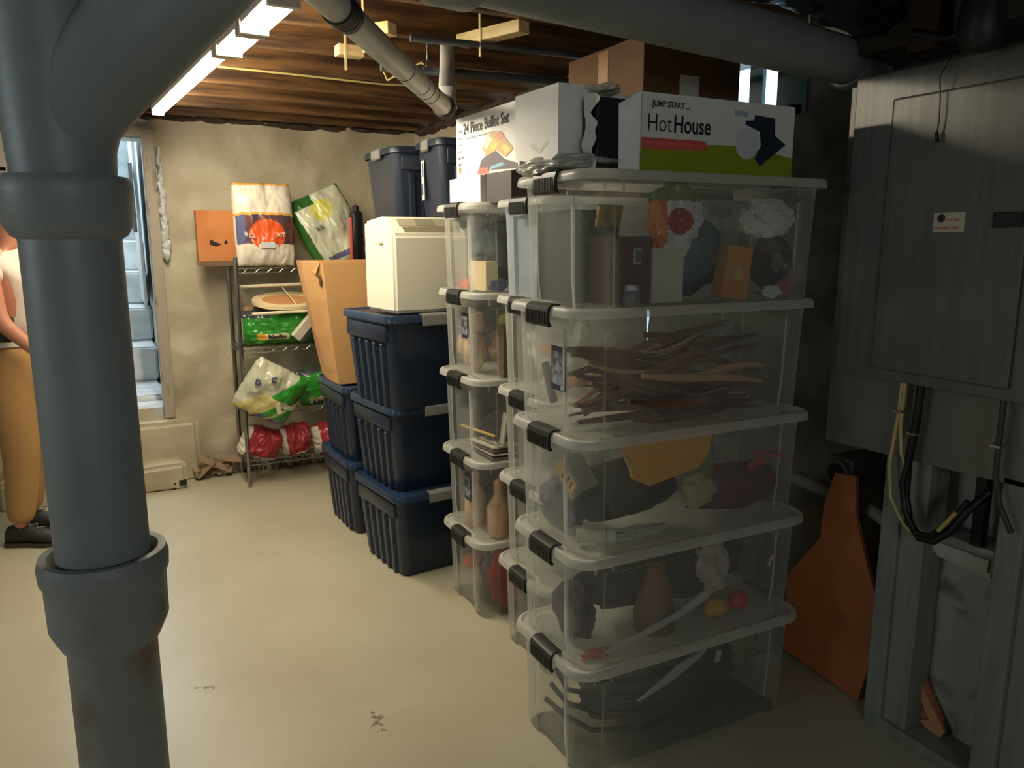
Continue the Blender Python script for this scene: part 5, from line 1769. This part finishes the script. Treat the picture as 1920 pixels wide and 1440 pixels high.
# clothes
TR = mat('tan_trousers', (170, 130, 80), 0.85, bump=0.5, bscale=14)
v2 = [(-0.02, 0, 0.93), (-0.02, 0, 1.06)]
r2 = [(0.150, 0.170), (0.150, 0.166)]
e2 = [(0, 1)]
for s in (-1, 1):
    b0 = len(v2)
    kx = 0.02 if s < 0 else -0.03
    ax = -0.02 if s < 0 else -0.10
    v2 += [(-0.015, s * 0.09, 0.85), (0.01, s * 0.10, 0.66), (kx, s * 0.10, 0.48), ((kx + ax) / 2, s * 0.105, 0.28), (ax, s * 0.11, 0.105)]
    r2 += [0.120, 0.104, 0.088, 0.076, 0.062]
    e2 += [(0, b0), (b0, b0 + 1), (b0 + 1, b0 + 2), (b0 + 2, b0 + 3), (b0 + 3, b0 + 4)]
skin_obj('trousers', v2, e2, r2, TR, PP)
obj('belt', MB().loft([[Vector((-0.02 + 0.150 * cos(2 * PI * k / 32), 0.170 * sin(2 * PI * k / 32), z)) for k in range(32)] for z in (1.00, 1.035)], True, True), mat('white_hem', (214, 206, 190), 0.8), PP)
v3 = [(-0.02, 0, 1.03), (-0.01, 0, 1.15), (0.0, 0, 1.28), (0.0, 0, 1.38)]
r3 = [(0.140, 0.160), (0.138, 0.160), (0.140, 0.17), (0.120, 0.165)]
e3 = [(0, 1), (1, 2), (2, 3)]
for s in (-1, 1):
    b0 = len(v3)
    v3 += [(0.0, s * 0.175, 1.405), (0.03, s * 0.20, 1.29)]
    r3 += [0.075, 0.068]
    e3 += [(3, b0), (b0, b0 + 1)]
skin_obj('shirt', v3, e3, r3, mat('white_top', (224, 206, 192), 0.85), PP)
obj('waist_pouch', MB().box(-0.02, 0.10, -0.215, -0.16, 1.03, 1.15, 0.015), mat('pouch_black', (34, 30, 28), 0.7), PP)
SHOE = mat('dark_shoe', (38, 32, 28), 0.6)
for s in (-1, 1):
    ax = -0.02 if s < 0 else -0.10
    mb = MB()
    rings = []
    for (x, w_, h_) in ((-0.075, 0.02, 0.05), (-0.06, 0.038, 0.085), (-0.02, 0.042, 0.10), (0.04, 0.042, 0.095), (0.10, 0.048, 0.07), (0.16, 0.048, 0.052), (0.20, 0.038, 0.042), (0.215, 0.02, 0.03)):
        rings.append([Vector((ax + x, s * 0.115 + w_ * (cos(a) if abs(cos(a)) < 0.99 else cos(a)), max(0.012, 0.012 + h_ * 0.5 + h_ * 0.5 * sin(a)))) for a in [2 * PI * k / 20 for k in range(20)]])
    mb.loft(rings)
    sh = obj('shoe', mb, SHOE, PP)
    mb = MB()
    rings = []
    for x, w_ in ((-0.08, 0.02), (-0.06, 0.042), (0.05, 0.044), (0.12, 0.052), (0.19, 0.044), (0.222, 0.02)):
        rings.append([Vector((ax + x, s * 0.115 - w_, 0)), Vector((ax + x, s * 0.115 + w_, 0)), Vector((ax + x, s * 0.115 + w_, 0.02)), Vector((ax + x, s * 0.115 - w_, 0.02))])
    mb.loft(rings)
    obj('sole', mb, mat('shoe_sole', (60, 54, 48), 0.7), sh, smooth=False)
    obj('lace', MB().tube([(ax + 0.05, s * 0.115 - 0.02, 0.108), (ax + 0.07, s * 0.115 + 0.02, 0.104), (ax + 0.09, s * 0.115 - 0.02, 0.096), (ax + 0.11, s * 0.115 + 0.02, 0.088)], 0.003, 6), INKG, sh)
